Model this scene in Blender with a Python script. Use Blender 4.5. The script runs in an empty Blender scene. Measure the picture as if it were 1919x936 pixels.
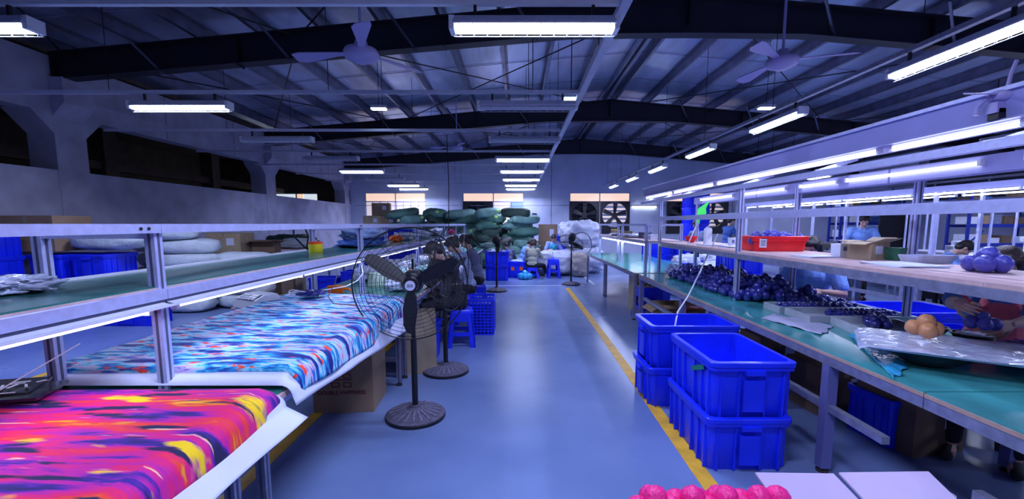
import bpy, bmesh, math, random
from math import sin, cos, pi, radians, sqrt
from mathutils import Vector, Matrix, noise, Euler

sc = bpy.context.scene
C = sc.collection
# ------------------------------------------------------------------ camera
HC, F, TH, PX, HY = 1.5, 820.0, radians(6.5), 970.0, 420.0
PY = HY + F * math.tan(TH)
cd = bpy.data.cameras.new('camera'); cam = bpy.data.objects.new('camera', cd); C.objects.link(cam)
cam.location = (0, 0, HC); cam.rotation_euler = (pi / 2 - TH, 0, 0)
cd.sensor_width = 36; cd.lens = 36 * F / 1919
cd.shift_x = -(PX - 959.5) / 1919; cd.shift_y = (PY - 468) / 1919
cd.clip_start = 0.05; cd.clip_end = 200
sc.camera = cam
# ------------------------------------------------------------------ world, exposure
w = bpy.data.worlds.new('world'); sc.world = w; w.use_nodes = True
w.node_tree.nodes['Background'].inputs[0].default_value = (0.35, 0.42, 0.8, 1)
w.node_tree.nodes['Background'].inputs[1].default_value = 0.25
sc.view_settings.view_transform = 'Standard'; sc.view_settings.look = 'None'
sc.view_settings.gamma = 1; sc.view_settings.use_curve_mapping = False
sc.view_settings.exposure = 0.35
LC = (0.56, 0.63, 1.0)      # colour of the tube light
W_CEIL, W_STRIP = 58.0, 1.7   # watts of a lit ceiling batten, of a metre of bench tube
CEIL_EXTRA = 1.0

def P(px, py, Y=None, Z=None, X=None):
    """the world point that the photo shows at pixel (px, py), given one of its coordinates"""
    r, u = (px - PX) / F, -(py - PY) / F
    d = Vector((r, cos(TH) + u * sin(TH), -sin(TH) + u * cos(TH)))
    t = Y / d.y if Y is not None else ((Z - HC) / d.z if Z is not None else X / d.x)
    return Vector((0, 0, HC)) + d * t

# ------------------------------------------------------------------ materials
MATS = {}
def nd(t, typ, **k):
    n = t.nodes.new(typ)
    for a, b in k.items(): setattr(n, a, b)
    return n
def mat(name, col, rough=0.5, metal=0.0, var=0.0, vscale=6, bump=0.0, bscale=40, emit=0.0, alpha=1.0, trans=0.0, stretch=(1, 1, 1), spec=0.5, col2=None, coat=0.0):
    if name in MATS: return MATS[name]
    m = bpy.data.materials.new(name); MATS[name] = m; m.use_nodes = True
    t = m.node_tree; b = t.nodes['Principled BSDF']
    b.inputs['Base Color'].default_value = (*col, 1); b.inputs['Roughness'].default_value = rough
    b.inputs['Metallic'].default_value = metal; b.inputs['Specular IOR Level'].default_value = spec
    b.inputs['Alpha'].default_value = alpha; b.inputs['Transmission Weight'].default_value = trans
    b.inputs['Coat Weight'].default_value = coat
    if emit:
        b.inputs['Emission Color'].default_value = (*col, 1); b.inputs['Emission Strength'].default_value = emit
    if var or bump:
        tc = nd(t, 'ShaderNodeTexCoord'); mp = nd(t, 'ShaderNodeMapping'); mp.inputs['Scale'].default_value = stretch
        t.links.new(tc.outputs['Object'], mp.inputs[0])
    if var:
        nz = nd(t, 'ShaderNodeTexNoise'); nz.inputs['Scale'].default_value = vscale; nz.inputs['Detail'].default_value = 6
        t.links.new(mp.outputs[0], nz.inputs['Vector'])
        cr = nd(t, 'ShaderNodeValToRGB'); e = cr.color_ramp.elements
        c2 = col2 or tuple(max(0, c * (1 - var)) for c in col)
        c1 = tuple(min(1, c * (1 + var * .5)) for c in col) if not col2 else col
        e[0].position = .3; e[1].position = .7; e[0].color = (*c2, 1); e[1].color = (*c1, 1)
        t.links.new(nz.outputs['Fac'], cr.inputs[0]); t.links.new(cr.outputs[0], b.inputs['Base Color'])
    if bump:
        n2 = nd(t, 'ShaderNodeTexNoise'); n2.inputs['Scale'].default_value = bscale; n2.inputs['Detail'].default_value = 4
        t.links.new(mp.outputs[0], n2.inputs['Vector'])
        bp = nd(t, 'ShaderNodeBump'); bp.inputs['Strength'].default_value = bump; bp.inputs['Distance'].default_value = 0.02
        t.links.new(n2.outputs['Fac'], bp.inputs['Height']); t.links.new(bp.outputs[0], b.inputs['Normal'])
    return m

alu = mat('aluminium', (.54, .57, .90), .42, .35, .12, 30, .15, 300)
alu_d = mat('groove_dark', (.10, .11, .2), .5, .3)
steel_dk = mat('dark_painted_steel', (.10, .11, .22), .5, .2, .2, 8)
steel_leg = mat('galvanised_steel', (.34, .36, .5), .4, .6, .25, 20)
white_pl = mat('white_plastic', (.72, .74, .86), .4, 0, .06, 12)
white_dull = mat('white_enamel', (.5, .52, .68), .5, 0, .1, 20)
black = mat('black_paint', (.008, .008, .014), .45, 0)
black_pl = mat('black_plastic', (.012, .012, .02), .35, 0)
wire_m = mat('black_wire', (.006, .006, .012), .35, .3)
concrete = mat('painted_concrete', (.42, .42, .55), .85, 0, .22, 2.2, .3, 60)
plaster = mat('wall_plaster', (.50, .53, .70), .8, 0, .12, 1.6, .25, 80)
plaster_dk = mat('old_dark_wall', (.14, .11, .10), .9, 0, .3, 2)
rafter_m = mat('rafter_paint', (.011, .010, .022), .55, .1, .3, 3)
hood_m = mat('hood_enamel', (.28, .29, .60), .5, 0, .06, 6)
purlin_m = mat('purlin_steel', (.20, .21, .30), .35, .75, .3, 4)
foil = mat('roof_foil', (.52, .58, .76), .33, .8, .3, 2.5, .45, 5, stretch=(1, .25, 1))
blue_pl = mat('blue_plastic', (.008, .028, .85), .32, 0, .18, 5, .05, 90)
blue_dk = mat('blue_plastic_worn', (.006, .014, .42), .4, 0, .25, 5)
red_pl = mat('red_plastic', (.85, .012, .02), .35, 0, .1, 6)
mat_green = mat('green_bench_mat', (.035, .19, .17), .22, 0, .25, 5, .03, 60)
mat_teal = mat('teal_bench_mat', (.07, .38, .38), .11, 0, .3, 4, .02, 60, col2=(.05, .27, .28))
ply = mat('plywood', (.60, .42, .42), .55, 0, .18, 3, .05, 60, stretch=(1, 6, 1))
wood_edge = mat('wood_edge', (.45, .30, .26), .6, 0, .2, 10)
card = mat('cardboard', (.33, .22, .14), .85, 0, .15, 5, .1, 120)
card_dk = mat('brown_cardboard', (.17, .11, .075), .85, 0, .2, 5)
card_lt = mat('pale_cardboard', (.42, .33, .22), .85, 0, .15, 8)
paper = mat('white_paper', (.66, .70, .9), .7, 0, .05, 5, .12, 14)
woven = mat('white_woven_bag', (.55, .62, .68), .6, 0, .18, 5, .5, 22)
bale = mat('grey_white_tarp', (.50, .53, .68), .5, 0, .2, 3, .4, 18)
green_sack = mat('green_sack', (.06, .17, .13), .55, 0, .45, 3, .6, 16)
green_sack2 = mat('teal_sack', (.15, .31, .28), .55, 0, .4, 3, .6, 16)
green_sack3 = mat('dark_green_sack', (.022, .06, .045), .6, 0, .4, 3, .6, 16)
lime = mat('lime_plastic', (.45, .85, .2), .4, 0)
neon = mat('neon_green', (.08, .95, .12), .4, 0)
yellow_pl = mat('yellow_plastic', (.85, .72, .02), .35, 0)
orange_pl = mat('orange_plastic', (.95, .16, .01), .4, 0)
film = mat('clear_film', (.62, .68, .9), .12, 0, .2, 12, .5, 30, coat=.6)
cyan_film = mat('cyan_film', (.05, .45, .75), .15, 0, .3, 10, .5, 25, coat=.5)
navy = mat('navy_glossy', (.022, .026, .26), .22, 0, .3, 20, .2, 60, coat=.5)
violet = mat('violet_glossy', (.07, .07, .50), .25, 0, .3, 14, .3, 50, coat=.5)
lavender = mat('lavender_ball', (.42, .42, .75), .4, 0, .2, 20)
pinkball = mat('hot_pink', (.98, .015, .26), .4, 0, .2, 20, .5, 60)
tan = mat('tan_ball', (.62, .28, .12), .4, 0, .2, 12)
denim = mat('blue_cloth', (.04, .12, .42), .8, 0, .3, 8, .4, 40)
grey_cloth = mat('grey_rag', (.42, .43, .60), .85, 0, .15, 8, .5, 60)
skin = mat('skin', (.62, .36, .29), .5, 0, .06, 8)
hair = mat('dark_hair', (.012, .009, .012), .45, 0, .3, 30, .4, 120, stretch=(1, 1, .2))
hair_b = mat('brown_hair', (.035, .018, .016), .45, 0, .3, 30, .4, 120, stretch=(1, 1, .2))
polo = mat('sky_blue_polo', (.24, .42, .95), .85, 0, .12, 6, .35, 40)
shirt_blk = mat('black_shirt', (.007, .007, .014), .85, 0, .3, 6, .3, 40)
shirt_gry = mat('grey_sweater', (.12, .13, .24), .9, 0, .15, 6, .3, 60)
shirt_pat = mat('speckled_blouse', (.30, .36, .62), .85, 0, .6, 45)
pants = mat('dark_trousers', (.010, .010, .02), .85, 0)
pink_cl = mat('pink_apron', (.90, .16, .22), .75, 0, .12, 8, .3, 40)
lip = mat('lip', (.35, .10, .10), .5)
eye_m = mat('eye_dark', (.01, .01, .01), .3)
rub = mat('rubber', (.02, .02, .025), .8)
tube_on = mat('lit_tube', (.86, .93, 1.0), .4, emit=9)
tube_warm = mat('lit_bench_tube', (.90, .94, 1.0), .4, emit=4.5)
tube_off = mat('unlit_tube', (.66, .69, .82), .3)
lamp_glow = mat('lit_lamp', (.6, .78, 1.0), .4, emit=14)
pane_peach = mat('lit_peach_pane', (1.0, .70, .52), .4, emit=.66)
pane_dim = mat('lit_window_pane', (.80, .68, .66), .4, emit=.48, var=.0)
pane_blue = mat('lit_blue_pane', (.22, .34, .95), .4, emit=.36)
light_blade = mat('pale_fan_paint', (.36, .33, .62), .4, 0)
clear = mat('clear_cover', (.8, .86, 1), .1, 0, alpha=.25)

def stripes_mat(name, c1, c2, scale, axis='Z', rough=.85):
    m = mat(name, c1, rough); t = m.node_tree; b = t.nodes['Principled BSDF']
    tc = nd(t, 'ShaderNodeTexCoord'); wv = nd(t, 'ShaderNodeTexWave', bands_direction=axis); wv.inputs['Scale'].default_value = scale
    wv.inputs['Distortion'].default_value = .6
    t.links.new(tc.outputs['Object'], wv.inputs['Vector'])
    cr = nd(t, 'ShaderNodeValToRGB'); cr.color_ramp.elements[0].color = (*c1, 1); cr.color_ramp.elements[1].color = (*c2, 1)
    cr.color_ramp.elements[0].position = .45; cr.color_ramp.elements[1].position = .55
    t.links.new(wv.outputs['Fac'], cr.inputs[0]); t.links.new(cr.outputs[0], b.inputs['Base Color'])
    return m
shirt_str = stripes_mat('striped_top', (.62, .62, .45), (.25, .26, .22), 9)
ribbon_m = stripes_mat('ribbed_roll', (.65, .75, .6), (.22, .35, .35), 14, 'X')

def fabric_mat(name, stops, sc_u, sc_v, warp, spot=None, det=5):
    """printed cloth: streaks that run across the bench, from the cloth's own UV"""
    m = mat(name, (1, 1, 1), .75); t = m.node_tree; b = t.nodes['Principled BSDF']; L = t.links.new
    uv = nd(t, 'ShaderNodeTexCoord'); mp = nd(t, 'ShaderNodeMapping'); mp.inputs['Scale'].default_value = (sc_u, sc_v, 1)
    L(uv.outputs['UV'], mp.inputs[0])
    wn = nd(t, 'ShaderNodeTexNoise'); wn.inputs['Scale'].default_value = .9; wn.inputs['Detail'].default_value = 3
    L(mp.outputs[0], wn.inputs['Vector'])
    mx = nd(t, 'ShaderNodeMix', data_type='VECTOR'); mx.inputs['Factor'].default_value = warp
    L(mp.outputs[0], mx.inputs[4]); L(wn.outputs['Color'], mx.inputs[5])
    nz = nd(t, 'ShaderNodeTexNoise'); nz.inputs['Scale'].default_value = 1.6; nz.inputs['Detail'].default_value = det; nz.inputs['Roughness'].default_value = .58
    L(mx.outputs[1], nz.inputs['Vector'])
    cr = nd(t, 'ShaderNodeValToRGB'); cr.color_ramp.interpolation = 'LINEAR'; e = cr.color_ramp.elements
    while len(e) < len(stops): e.new(.5)
    for i, (p, c) in enumerate(stops): e[i].position = p; e[i].color = (*c, 1)
    L(nz.outputs['Fac'], cr.inputs[0]); out = cr.outputs[0]
    if spot:
        for k, (c, s, lo, hi, off) in enumerate(spot):
            m2 = nd(t, 'ShaderNodeMapping'); m2.inputs['Scale'].default_value = s; m2.inputs['Location'].default_value = off
            L(uv.outputs['UV'], m2.inputs[0])
            n2 = nd(t, 'ShaderNodeTexNoise'); n2.inputs['Scale'].default_value = 1; n2.inputs['Detail'].default_value = 4
            L(m2.outputs[0], n2.inputs['Vector'])
            mr = nd(t, 'ShaderNodeMapRange'); mr.inputs[1].default_value = lo; mr.inputs[2].default_value = hi
            L(n2.outputs['Fac'], mr.inputs[0])
            mc = nd(t, 'ShaderNodeMix', data_type='RGBA'); mc.inputs[7].default_value = (*c, 1)
            L(mr.outputs[0], mc.inputs[0]); L(out, mc.inputs[6]); out = mc.outputs[2]
    L(out, b.inputs['Base Color'])
    return m
fab_warm = fabric_mat('magenta_streak_print', [(.33, (.012, .006, .07)), (.40, (.06, .008, .30)), (.455, (.55, .008, .33)), (.54, (.86, .008, .12)), (.60, (.90, .06, .02)), (.67, (1, .50, .02))],
    2.6, 14, .5, [((1, .66, .0), (2.6, 8.5, 1), .60, .66, (3.1, 1.7, 0)), ((.012, .008, .07), (3.0, 17, 1), .57, .62, (9, 4, 0)), ((.95, .55, .35), (3, 34, 1), .64, .67, (1, 8, 0))])
fab_cool = fabric_mat('turquoise_streak_print', [(.36, (.006, .012, .20)), (.42, (.01, .10, .50)), (.47, (.02, .45, .75)), (.52, (.40, .78, .92)), (.57, (.75, .45, .70)), (.62, (.02, .16, .60))],
    4.2, 17, .35, [((.95, .06, .03), (7.5, 20, 1), .62, .64, (2, 5, 0)), ((.008, .012, .22), (3.6, 12, 1), .59, .63, (7, 2, 0))], 6)

def floor_mat():
    m = mat('blue_grey_epoxy', (.17, .27, .52), .16, 0); t = m.node_tree; b = t.nodes['Principled BSDF']; L = t.links.new
    tc = nd(t, 'ShaderNodeTexCoord')
    n1 = nd(t, 'ShaderNodeTexNoise'); n1.inputs['Scale'].default_value = .8; n1.inputs['Detail'].default_value = 8
    n2 = nd(t, 'ShaderNodeTexNoise'); n2.inputs['Scale'].default_value = 260
    L(tc.outputs['Object'], n1.inputs[0]); L(tc.outputs['Object'], n2.inputs[0])
    cr = nd(t, 'ShaderNodeValToRGB'); e = cr.color_ramp.elements
    e[0].position = .35; e[1].position = .68; e[0].color = (.125, .185, .37, 1); e[1].color = (.195, .27, .50, 1)
    L(n1.outputs['Fac'], cr.inputs[0])
    mc = nd(t, 'ShaderNodeMix', data_type='RGBA', blend_type='OVERLAY'); mc.inputs[0].default_value = .25
    L(cr.outputs[0], mc.inputs[6]); L(n2.outputs['Fac'], mc.inputs[7]); L(mc.outputs[2], b.inputs['Base Color'])
    mr = nd(t, 'ShaderNodeMapRange'); mr.inputs[3].default_value = .17; mr.inputs[4].default_value = .33
    L(n1.outputs['Fac'], mr.inputs[0]); L(mr.outputs[0], b.inputs['Roughness'])
    bp = nd(t, 'ShaderNodeBump'); bp.inputs['Strength'].default_value = .02; bp.inputs['Distance'].default_value = .01
    n3 = nd(t, 'ShaderNodeTexNoise'); n3.inputs['Scale'].default_value = 6; L(tc.outputs['Object'], n3.inputs[0])
    L(n3.outputs['Fac'], bp.inputs['Height']); L(bp.outputs[0], b.inputs['Normal'])
    return m
floor_m = floor_mat()
line_y = mat('yellow_line_paint', (.75, .42, .02), .4, 0, .25, 9)
line_w = mat('white_line_paint', (.55, .6, .75), .4, 0, .2, 9)

# ------------------------------------------------------------------ mesh collector
class MB:
    def __init__(s): s.v = []; s.f = []; s.m = []; s.mats = []; s.uv = {}
    def mi(s, m):
        if m not in s.mats: s.mats.append(m)
        return s.mats.index(m)
    def add(s, vs, fs, m, M=None):
        o = len(s.v); k = s.mi(m)
        s.v += [(M @ Vector(v))[:] for v in vs] if M is not None else [tuple(v) for v in vs]
        s.f += [tuple(i + o for i in f) for f in fs]; s.m += [k] * len(fs)
        return s
    def box(s, c, d, m, r=None, taper=None):
        x, y, z = d[0] / 2, d[1] / 2, d[2] / 2
        tx = taper if taper else 1
        vs = [(-x * tx, -y * tx, -z), (x * tx, -y * tx, -z), (x * tx, y * tx, -z), (-x * tx, y * tx, -z), (-x, -y, z), (x, -y, z), (x, y, z), (-x, y, z)]
        M = Matrix.Translation(c) @ (Euler(r).to_matrix().to_4x4() if r else Matrix.Identity(4))
        return s.add(vs, [(0, 3, 2, 1), (4, 5, 6, 7), (0, 1, 5, 4), (1, 2, 6, 5), (2, 3, 7, 6), (3, 0, 4, 7)], m, M)
    def b2(s, lo, hi, m):
        return s.box([(a + b) / 2 for a, b in zip(lo, hi)], [abs(b - a) for a, b in zip(lo, hi)], m)
    def bar(s, p0, p1, w, h, m):
        """box between two points, w across, h upright"""
        p0, p1 = Vector(p0), Vector(p1); d = p1 - p0; L = d.length; d.normalize()
        up = Vector((0, 0, 1)) if abs(d.z) < .95 else Vector((0, 1, 0))
        x = d.cross(up).normalized(); z = x.cross(d)
        M = Matrix((x, d, z)).transposed().to_4x4(); M.translation = (p0 + p1) / 2
        X, Y, Z = w / 2, L / 2, h / 2
        vs = [(-X, -Y, -Z), (X, -Y, -Z), (X, Y, -Z), (-X, Y, -Z), (-X, -Y, Z), (X, -Y, Z), (X, Y, Z), (-X, Y, Z)]
        return s.add(vs, [(0, 3, 2, 1), (4, 5, 6, 7), (0, 1, 5, 4), (1, 2, 6, 5), (2, 3, 7, 6), (3, 0, 4, 7)], m, M)
    def tube(s, pts, r, m, n=6, cap=True, closed=False):
        pts = [Vector(p) for p in pts]; N = len(pts); vs = []; fs = []; prev = None
        rs = r if isinstance(r, (list, tuple)) else [r] * N
        for i, p in enumerate(pts):
            a = pts[(i - 1) % N] if (i or closed) else p; b = pts[(i + 1) % N] if (i < N - 1 or closed) else p
            d = (b - a).normalized()
            if prev is None:
                u = d.cross(Vector((0, 0, 1)) if abs(d.z) < .9 else Vector((1, 0, 0))).normalized()
            else:
                u = (prev - d * prev.dot(d)); u = u.normalized() if u.length > 1e-6 else d.orthogonal().normalized()
            prev = u; v = d.cross(u)
            for k in range(n):
                t = 2 * pi * k / n; vs.append(p + (u * cos(t) + v * sin(t)) * rs[i])
        for i in range(N if closed else N - 1):
            j = (i + 1) % N
            for k in range(n):
                q = (k + 1) % n; fs.append((i * n + k, i * n + q, j * n + q, j * n + k))
        if cap and not closed: fs += [tuple(range(n))[::-1], tuple((N - 1) * n + k for k in range(n))]
        return s.add(vs, fs, m)
    def lathe(s, prof, m, n=24, M=None, sy=1.0):
        vs = []; fs = []
        for (r, z) in prof:
            for k in range(n):
                t = 2 * pi * k / n; vs.append((r * cos(t), r * sin(t) * sy, z))
        for i in range(len(prof) - 1):
            for k in range(n):
                q = (k + 1) % n; fs.append((i * n + k, i * n + q, (i + 1) * n + q, (i + 1) * n + k))
        if prof[0][0] > 1e-5: fs.append(tuple(range(n))[::-1])
        if prof[-1][0] > 1e-5: fs.append(tuple((len(prof) - 1) * n + k for k in range(n)))
        return s.add(vs, fs, m, M)
    def ell(s, c, r, m, nu=12, nv=8, R=None):
        vs = []; fs = []
        for i in range(nv + 1):
            a = pi * i / nv
            for k in range(nu):
                t = 2 * pi * k / nu; vs.append((r[0] * sin(a) * cos(t), r[1] * sin(a) * sin(t), r[2] * cos(a)))
        for i in range(nv):
            for k in range(nu):
                q = (k + 1) % nu; fs.append((i * nu + k, (i + 1) * nu + k, (i + 1) * nu + q, i * nu + q))
        M = Matrix.Translation(c)
        if R is not None: M = M @ R
        return s.add(vs, fs, m, M)
    def cap(s, a, b, ra, rb, m, n=10):
        """tapered capsule"""
        a, b = Vector(a), Vector(b); d = b - a; L = d.length
        if L < 1e-6: return s.ell(a, (ra,) * 3, m, n, 6)
        d /= L; pts = []; rs = []
        for t in (-1, -.86, -.5): pts.append(a + d * ra * t); rs.append(ra * max(.02, sqrt(1 - t * t)))
        pts.append(a); rs.append(ra); pts.append(b); rs.append(rb)
        for t in (.5, .86, 1): pts.append(b + d * rb * t); rs.append(rb * max(.02, sqrt(1 - t * t)))
        return s.tube(pts, rs, m, n)
    def grid(s, fn, nu, nv, m, thick=0, uvs=None):
        o = len(s.v); k = s.mi(m); idx = lambda i, j: o + i * (nv + 1) + j
        P0 = [[Vector(fn(i / nu, j / nv)) for j in range(nv + 1)] for i in range(nu + 1)]
        for i in range(nu + 1):
            for j in range(nv + 1):
                s.v.append(P0[i][j][:])
                if uvs: s.uv[len(s.v) - 1] = uvs(i / nu, j / nv)
        for i in range(nu):
            for j in range(nv): s.f.append((idx(i, j), idx(i + 1, j), idx(i + 1, j + 1), idx(i, j + 1))); s.m.append(k)
        return s
    def build(s, name, parent=None, smooth=False, shade_angle=None, mesh=None):
        me = bpy.data.meshes.new(name); me.from_pydata(s.v, [], s.f)
        for m in s.mats: me.materials.append(m)
        if len(s.mats) > 1: me.polygons.foreach_set('material_index', s.m)
        if smooth: me.polygons.foreach_set('use_smooth', [True] * len(s.f))
        if s.uv:
            ul = me.uv_layers.new(name='UVMap')
            for l in me.loops: ul.data[l.index].uv = s.uv.get(l.vertex_index, (0, 0))
        me.update()
        if shade_angle: 
            me.polygons.foreach_set('use_smooth', [True] * len(s.f)); me.set_sharp_from_angle(angle=radians(shade_angle))
        o = bpy.data.objects.new(name, me); C.objects.link(o)
        if parent is not None: o.parent = parent
        return o

def thing(name, label, cat, loc=(0, 0, 0), rz=0, group=None, kind=None):
    o = bpy.data.objects.new(name, None); C.objects.link(o); o.location = loc; o.rotation_euler = (0, 0, rz)
    o.empty_display_size = .1
    return tag(o, label, cat, group, kind)
def tag(o, label=None, cat=None, group=None, kind=None):
    if label: o['label'] = label
    if cat: o['category'] = cat
    if group: o['group'] = group
    if kind: o['kind'] = kind
    return o
KIDS = {}
def kids(o): return [c for c in bpy.data.objects if c.parent == o]
def snap(root):
    """remember a thing's tree so that copies need no search"""
    ks = kids(root); KIDS[root.name] = [(k, kids(k)) for k in ks]; return root
def dup(root, loc, rz=0, label=None, group=None, scale=None, rx=None):
    if root.name not in KIDS: snap(root)
    r = root.copy(); C.objects.link(r); r.location = loc; r.rotation_euler = (rx or 0, 0, rz)
    if scale: r.scale = scale if isinstance(scale, tuple) else (scale,) * 3
    if label: r['label'] = label
    if group: r['group'] = group
    for k, gs in KIDS[root.name]:
        c = k.copy(); C.objects.link(c); c.parent = r
        for g in gs:
            d = g.copy(); C.objects.link(d); d.parent = c
    return r
def put(o, loc, rz=0): o.location = loc; o.rotation_euler = (0, 0, rz); return o
def struct(o, kind='structure'): o['kind'] = kind; return o
ORD = ['first', 'second', 'third', 'fourth', 'fifth', 'sixth', 'seventh', 'eighth', 'ninth', 'tenth', 'eleventh', 'twelfth']
# ================================================================== THE SETTING
XL, XR, YW, YB = -7.7, 15.2, 20.4, -4.0
RX, RZ, SL = 2.8, 5.22, 0.088          # ridge: x, height of the rafter tops, slope
roof_z = lambda x: RZ - SL * abs(x - RX)
o = MB().b2((XL - 7, YB, -.2), (XR + .4, YW + .3, 0), floor_m).build('floor'); struct(o)
def floor_line(pts, wd, m, name='floor_line'):
    b = MB()
    for a, c in zip(pts, pts[1:]): b.bar((*a, .0012), (*c, .0012), wd, .002, m)
    return struct(b.build(name))
floor_line([(1.10, -1), (1.11, 2.5), (1.16, 6), (1.17, 10.2)], .10, line_y)
floor_line([(-1.6, -1), (-1.58, 9.5)], .085, line_y)
floor_line([(-4.75, -1), (-4.72, 12)], .085, line_y)
floor_line([(-1.6, 10.55), (1.75, 10.6)], .06, line_w)
floor_line([(1.9, 10.7), (1.9, 18)], .06, line_w)
# ---- far wall with four windows and the wall of the hall next door
def wall_cells(name, x0, x1, ztop, holes, y0, y1, m):
    xs = sorted({x0, x1} | {h[0] for h in holes} | {h[1] for h in holes}); b = MB()
    for a, c in zip(xs, xs[1:]):
        hs = [h for h in holes if h[0] <= a + 1e-6 and h[1] >= c - 1e-6]
        if not hs: b.b2((a, y0, 0), (c, y1, ztop), m)
        else:
            b.b2((a, y0, 0), (c, y1, hs[0][2]), m); b.b2((a, y0, hs[0][3]), (c, y1, ztop), m)
    return b
def wx(px): return P(px, 380, Y=YW).x
W1 = (wx(684), wx(798)); W2 = (wx(867), wx(982)); W3 = (wx(1067), wx(1181)); W4 = (wx(1249), wx(1366))
zt = P(900, 361, Y=YW).z; zm = P(900, 378, Y=YW).z; zb = 1.05
b = wall_cells('wall_far', XL, XR + .3, 3.7, [(*W1, zb, zt), (*W2, zb, zt), (*W3, zb, zt), (*W4, zb, zt)], YW, YW + .22, plaster)
xs = [XL, RX, XR + .3]
vs = []
for y in (YW, YW + .22):
    vs += [(XL, y, 3.7), (XR + .3, y, 3.7), (XR + .3, y, roof_z(XR) + .25), (RX, y, RZ + .32), (XL, y, roof_z(XL) + .25)]
b.add(vs, [(0, 1, 2, 3, 4), (9, 8, 7, 6, 5), (0, 4, 9, 5), (4, 3, 8, 9), (3, 2, 7, 8), (2, 1, 6, 7)], plaster)
wall_far = struct(b.build('wall_far'))
joint = mat('wall_joint', (.2, .21, .3), .9)
b = MB()
for x in (1.55, 9.9): b.box((x, YW - .004, 2.2), (.03, .008, 4.4), joint)
b.box((-2, YW - .003, 2.35), (11, .006, .02), joint); b.box((6, YW - .003, 2.35), (8, .006, .02), joint)
tag(b.build('joint_line', wall_far), 'thin dark joint line in the plaster')
MB().b2((9.9, YW - .32, 0), (10.5, YW, 4.7), plaster).build('pilaster', wall_far)
b = MB().b2((wx(997), YW - .03, P(997, 402, Y=YW).z), (wx(1006), YW, P(997, 400, Y=YW).z), black_pl); tag(b.build('wall_slot', wall_far), 'small dark wall slot')
# windows
def window(n, x0, x1, kind):
    root = thing('window_%d' % n, None, None, ((x0 + x1) / 2, YW, 0), kind='structure'); root['kind'] = 'structure'
    w_ = x1 - x0; fr = MB(); hw = w_ / 2; Yd = .06
    T = .045
    for x in (-hw + T / 2, 0, hw - T / 2): fr.box((x, Yd, (zt + zb) / 2), (T, .08, zt - zb), white_dull)
    for z in (zt - T / 2, zm, zb + T / 2): fr.box((0, Yd, z), (w_, .08, T), white_dull)
    fr.build('window_frame', root)
    for s in (-1, 1):
        tag(MB().box((s * hw / 2, Yd, (zt + zm) / 2), (hw - T, .02, zt - zm - T), pane_peach).build('pane', root), 'glowing peach upper pane')
    def lower(s, m, a=0.0, bb=1.0):
        xa = s * hw / 2 + (a - .5) * (hw - T); xb = s * hw / 2 + (bb - .5) * (hw - T)
        return MB().b2((xa, Yd - .01, zb), (xb, Yd + .01, zm), m).build('pane', root)
    if kind == 'plain':
        for s in (-1, 1):
            for k in range(2):
                lower(s, pane_dim, k * .5 + .015, k * .5 + .485)
            f2 = MB()
            f2.box((s * hw / 2, Yd - .02, (zm + zb) / 2), (.05, .05, zm - zb), white_dull)
            f2.box((s * hw / 2 + .35, Yd - .02, (zm + zb) / 2), (.03, .03, zm - zb), white_dull)
            f2.box((s * hw / 2 - .35, Yd - .02, (zm + zb) / 2), (.03, .03, zm - zb), white_dull)
            for z in (zm - .22, zm - .42): f2.box((s * hw / 2, Yd + .03, z), (hw - T, .02, .03), white_dull)
            f2.build('glazing_bar', root)
    if kind == 'half':
        exhaust(root, -hw / 2, hw - T, False, Yd)
        lower(1, pane_dim, 0, .55); lower(1, pane_blue, .6, 1)
        f2 = MB(); f2.box((hw / 2 + .08, Yd - .02, (zm + zb) / 2), (.05, .05, zm - zb), white_dull); f2.build('glazing_bar', root)
    if kind == 'fans':
        exhaust(root, -hw / 2, hw - T, False, Yd); exhaust(root, hw / 2, hw - T, True, Yd)
    return root
def exhaust(root, cx, wd, spin, Yd):
    """square exhaust fan set in a window half: frame, louvres, impeller"""
    h = zm - zb; cz = (zm + zb) / 2; fr = MB(); D = min(wd, 1.35) / 2; n = 24
    # dark plate with a round hole
    ring = [(cx + D * .86 * cos(2 * pi * k / n), cz + .12 + D * .86 * sin(2 * pi * k / n)) for k in range(n)]
    vs = []; fs = []
    for k in range(n):
        a = 2 * pi * k / n; mx_ = max(abs(cos(a)), abs(sin(a)))
        ox, oz = cx + wd / 2 * cos(a) / mx_, cz + h / 2 * sin(a) / mx_
        vs += [(ring[k][0], Yd - .10, ring[k][1]), (ox, Yd - .10, oz), (ring[k][0], Yd + .02, ring[k][1])]
    for k in range(n):
        q = (k + 1) % n; fs += [(k * 3, k * 3 + 1, q * 3 + 1, q * 3), (k * 3, q * 3, q * 3 + 2, k * 3 + 2)]
    fr.add(vs, fs, black); fr.build('exhaust_fan_frame', root)
    for k in range(7):
        z = cz + .12 - D * .8 + k * D * .27
        MB().box((cx, Yd + .06, z), (D * 1.7, .01, D * (.15 if spin else .26)), white_dull if spin else black, (.5, 0, 0)).build('louvre', root)
    if spin:
        tag(MB().box((cx, Yd + .12, cz + .12), (D * 1.7, .01, D * 1.7), pane_dim).build('outside_light', root), 'daylight behind the louvres')
    else:
        MB().box((cx, Yd + .12, cz + .12), (D * 1.7, .01, D * 1.7), black).build('backing_board', root)
    im = MB(); im.lathe([(.0, -.05), (.13, -.05), (.13, .05), (0, .05)], black, 12, Matrix.Translation((cx, Yd - .02, cz + .12)) @ Matrix.Rotation(pi / 2, 4, 'X'))
    for k in range(5):
        a = 2 * pi * k / 5 + pi / 2
        im.add([(.1, -.06, 0), (D * .8, -.14, 0), (D * .82, .08, .02), (.1, .06, .02)], [(0, 1, 2, 3)], black, Matrix.Translation((cx, Yd - .03, cz + .12)) @ Matrix.Rotation(pi / 2, 4, 'X') @ Matrix.Rotation(a, 4, 'Z'))
    im.build('impeller', root)
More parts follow.
